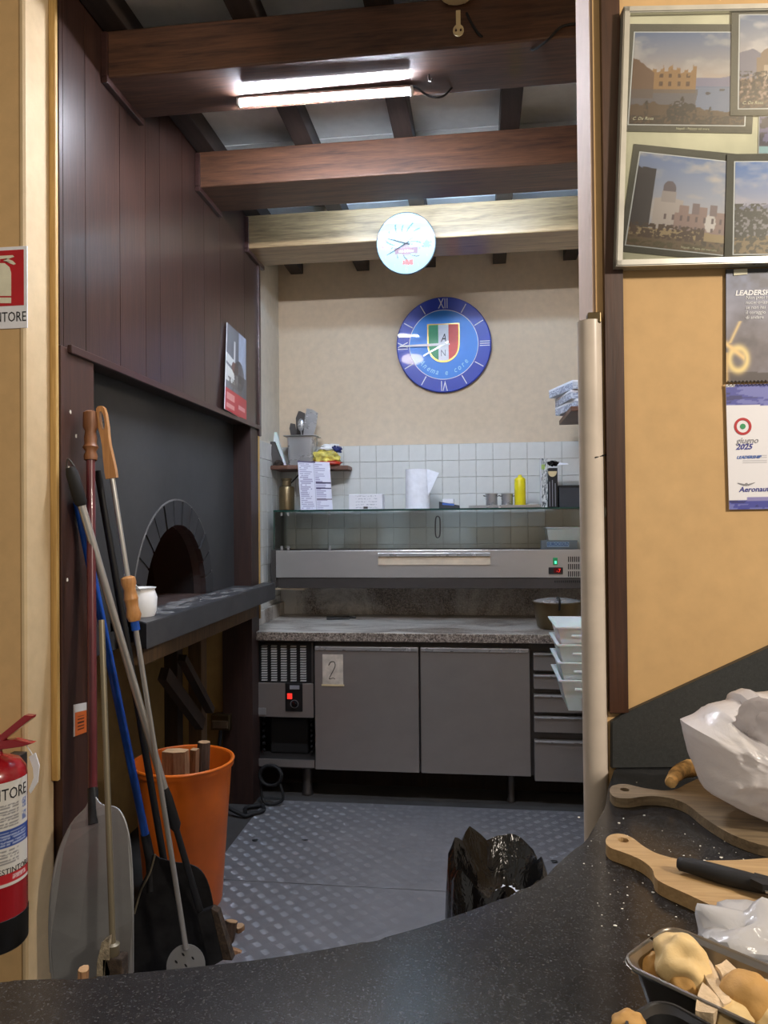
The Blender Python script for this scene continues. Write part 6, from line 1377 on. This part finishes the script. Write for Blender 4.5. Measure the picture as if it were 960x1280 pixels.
for side in (0, 1):
    rows = []
    for k_ in range(1, nr + 1):
        s__ = k_ / nr; row = []
        for i in range(nn_):
            if side == 1 and k_ == nr: row.append(sides[0][-1][i]); continue
            p = cb + (ring0[i] - cb) * s__; bul = math.sqrt(max(0, 1 - s__ ** 2.4))
            if side == 0:
                d_ = -.085 * bul; m_ = inside((p - cb).dot(RH), p.z - cb.z); sm = max(0, min(1, (m_ + .002) / .016)); d_ = d_ * (1 - sm) + (.055 * bul) * sm
            else: d_ = .105 * bul
            cr = .010 * (ridged(p, 16) - .5) + .007 * (ridged(p + V((3, 1, 2)), 34) - .5) + .003 * (ridged(p, 75) - .5)
            q = p + FH * (d_ - cr * (1 if s__ < 1 else .2) * bul ** .5) + (RH * .3 - ZZ * .3) * cr * (1 - s__)
            q.z = max(q.z, zf_); row.append(bm.verts.new(q))
        rows.append(row)
    sides.append(rows); c_ = bm.verts.new(cb + FH * (.055 if side == 0 else .105))
    for i in range(nn_): bm.faces.new([c_, rows[0][i], rows[0][(i + 1) % nn_]])
    for k_ in range(nr - 1):
        for i in range(nn_): bm.faces.new([rows[k_][i], rows[k_][(i + 1) % nn_], rows[k_ + 1][(i + 1) % nn_], rows[k_ + 1][i]])
O('bag_skin', bm, 'bag_white', t, smooth=45)
# frosted bag at the right edge
q = PZ(950, 1172, HB + .03); bm = B(); ball(bm, q + V((.01, 0, -.005)), .062, 4, (1.15, .75, .62), .55, 1.9, 9)
from mathutils import noise as _mn
for v in bm.verts:
    v.co += V((1, 1, 1)) * (_mn.noise(v.co * 45) * .004); v.co.z = max(v.co.z, HB + .0008)
O('frosted_bag', bm, 'bag_frost', label='crumpled frosted plastic bag behind the bread tray', cat='bag', smooth=40)
# trays
def tray(L, Bk, N, depth, zr, mat, label, rc=.02):
    e1 = (Bk - L); e2 = (N - L); l1, l2 = e1.length, e2.length; e1.normalize(); e2 = (e2 - e1 * e2.dot(e1)).normalized()
    o_ = L + e1 * (l1 / 2) + e2 * (l2 / 2); o_.z = 0
    def ring(k1, k2, z, r_):
        pts = []
        for s1, s2, a0 in ((1, 1, 0), (-1, 1, 90), (-1, -1, 180), (1, -1, 270)):
            for k_ in range(6):
                an = math.radians(a0 + 90 * k_ / 5); pts.append(o_ + e1 * (s1 * (k1 - r_) + r_ * math.cos(an)) + e2 * (s2 * (k2 - r_) + r_ * math.sin(an)) + ZZ * z)
        return pts
    a_, b_ = l1 / 2, l2 / 2; zb_ = zr - depth
    seq = [ring(a_ - .016, b_ - .016, zb_, rc), ring(a_ - .005, b_ - .005, zr - .004, rc), ring(a_, b_, zr - .003, rc), ring(a_ + .002, b_ + .002, zr, rc), ring(a_ - .001, b_ - .001, zr + .002, rc), ring(a_ - .007, b_ - .007, zr - .002, rc), ring(a_ - .0175, b_ - .0175, zb_ + .0015, rc)]
    t = T('bread_tray', V((o_.x, o_.y, zb_)), label, 'tray', 'trays on the bar')
    bm = B(); rs = [[bm.verts.new(p) for p in r] for r in seq]; n_ = len(rs[0])
    for i in range(len(rs) - 1):
        for k_ in range(n_): bm.faces.new([rs[i][k_], rs[i][(k_ + 1) % n_], rs[i + 1][(k_ + 1) % n_], rs[i + 1][k_]])
    bm.faces.new(rs[0][::-1]); bm.faces.new(rs[-1]); O('pan', bm, mat, t, smooth=40)
    bm = B(); rp_ = ring(a_, b_, zr + .001, rc); tube(bm, rp_ + [rp_[0]], .0022, 6, cap=False); O('rolled_rim', bm, mat, t, smooth=50)
    return t, o_, e1, e2
zr = HB + .055
tA, oA, e1, e2 = tray(PZ(775, 1204, zr), PZ(836, 1158, zr), PZ(775, 1204, zr) + (PZ(905, 1281, zr) - PZ(775, 1204, zr)).normalized() * .24, .053, zr, 'tray_steel', 'rectangular steel tray full of bread pieces')
zr2 = HB + .05
Lb = PZ(772, 1284, zr2); Rb = PZ(826, 1249, zr2)
tray(Lb, Rb, Lb + (PZ(900, 1283, zr2) - Rb).normalized() * .2, .049, zr2, 'black', 'black tray at the bottom edge of the photo')
def roll(u, v, z, r_, sq, mat, label, seed, rot=0.0, nz=.22, nf=1.7, lo=None):
    p = PZ(u, v, z); bm = B(); ball(bm, p, r_, 4, sq, nz, nf, seed, Matrix.Rotation(rot, 4, 'Z') @ Matrix.Rotation(rot * .6, 4, 'X'))
    lo = lo if lo is not None else zr - .0505
    for v_ in bm.verts: v_.co.z = max(v_.co.z, lo)
    O('bread_piece', bm, mat, label=label, cat='bread', group='bread pieces in the trays', smooth=60)
def chunk(pts, z, h_, mat, label, seed):
    bm = B(); b_ = [PZ(u, v, z) for u, v in pts]; slab(bm, b_, (0, 0, -h_)); bmesh.ops.subdivide_edges(bm, edges=bm.edges, cuts=3, use_grid_fill=True)
    for v_ in bm.verts: v_.co += V((MN.noise(v_.co * 60 + V((seed, 0, 0))), MN.noise(v_.co * 60 + V((0, seed, 0))), MN.noise(v_.co * 60 + V((0, 0, seed))))) * .003
    O('bread_piece', bm, mat, label=label, cat='bread', group='bread pieces in the trays', smooth=35)
roll(854, 1206, zr - .001, .031, (.85, .95, .8), 'bread_pale', 'largest golden bread piece on top of the steel tray', 1, .5, .3)
roll(814, 1209, zr - .018, .017, (1.1, .8, .9), 'bread', 'golden bread piece at the left end of the steel tray', 2, .8)
roll(857, 1229, zr - .010, .018, (1.0, .9, .8), 'bread', 'small round bread ball by the near rim of the tray', 3, .1, .14)
roll(933, 1247, zr - .006, .026, (1, .9, .9), 'bread', 'round golden bread ball at the right of the tray', 4, .3, .14)
roll(916, 1268, zr - .012, .021, (1.2, .8, .6), 'bread_pale', 'pale oval bread piece by the near rim at right', 5, .6)
roll(800, 1211, zr - .024, .009, (1.1, .9, .6), 'crumb', 'small white bread bit at the left tray wall', 6)
roll(960, 1270, zr - .02, .026, (1, 1, .8), 'bread_pale', 'pale bread piece cut off by the right photo edge', 7, .4)
chunk([(867, 1186), (880, 1187), (893, 1204), (912, 1250), (903, 1254), (880, 1222)], zr + .003, .03, 'crumb', 'upright pale bread slice in the middle of the tray', 3)
chunk([(893, 1208), (908, 1198), (934, 1226), (914, 1234)], zr + .004, .032, 'crumb', 'wedge-shaped bread end by the far tray wall', 5)
chunk([(879, 1228), (903, 1252), (892, 1268), (868, 1262)], zr + .002, .032, 'crumb', 'triangular pinkish bread wedge near the tray centre', 8)
chunk([(820, 1212), (838, 1206), (846, 1228), (828, 1236), (808, 1226)], zr - .024, .02, 'crumb', 'flat bread slice under the largest golden piece', 9)
chunk([(940, 1226), (965, 1218), (985, 1240), (960, 1246)], zr - .008, .03, 'crumb', 'bread wedge behind the round ball at right', 12)
bm = B(); q = PZ(822, 1180, zr - .016); slab(bm, closed([PZ(806, 1200, zr - .02), PZ(812, 1172, zr + .004), PZ(822, 1176, zr), PZ(838, 1180, zr - .008), PZ(830, 1196, zr - .02)], 3), (0, 0, -.004)); O('dark_napkin', bm, 'black', label='dark plastic scrap tucked in the back corner of the bread tray', cat='wrapper', smooth=40)
roll(786, 1279, zr2 - .004, .014, (1.1, .8, .7), 'bread', 'golden bread piece in the black tray', 13, .2, .25, 1.7, zr2 - .046)
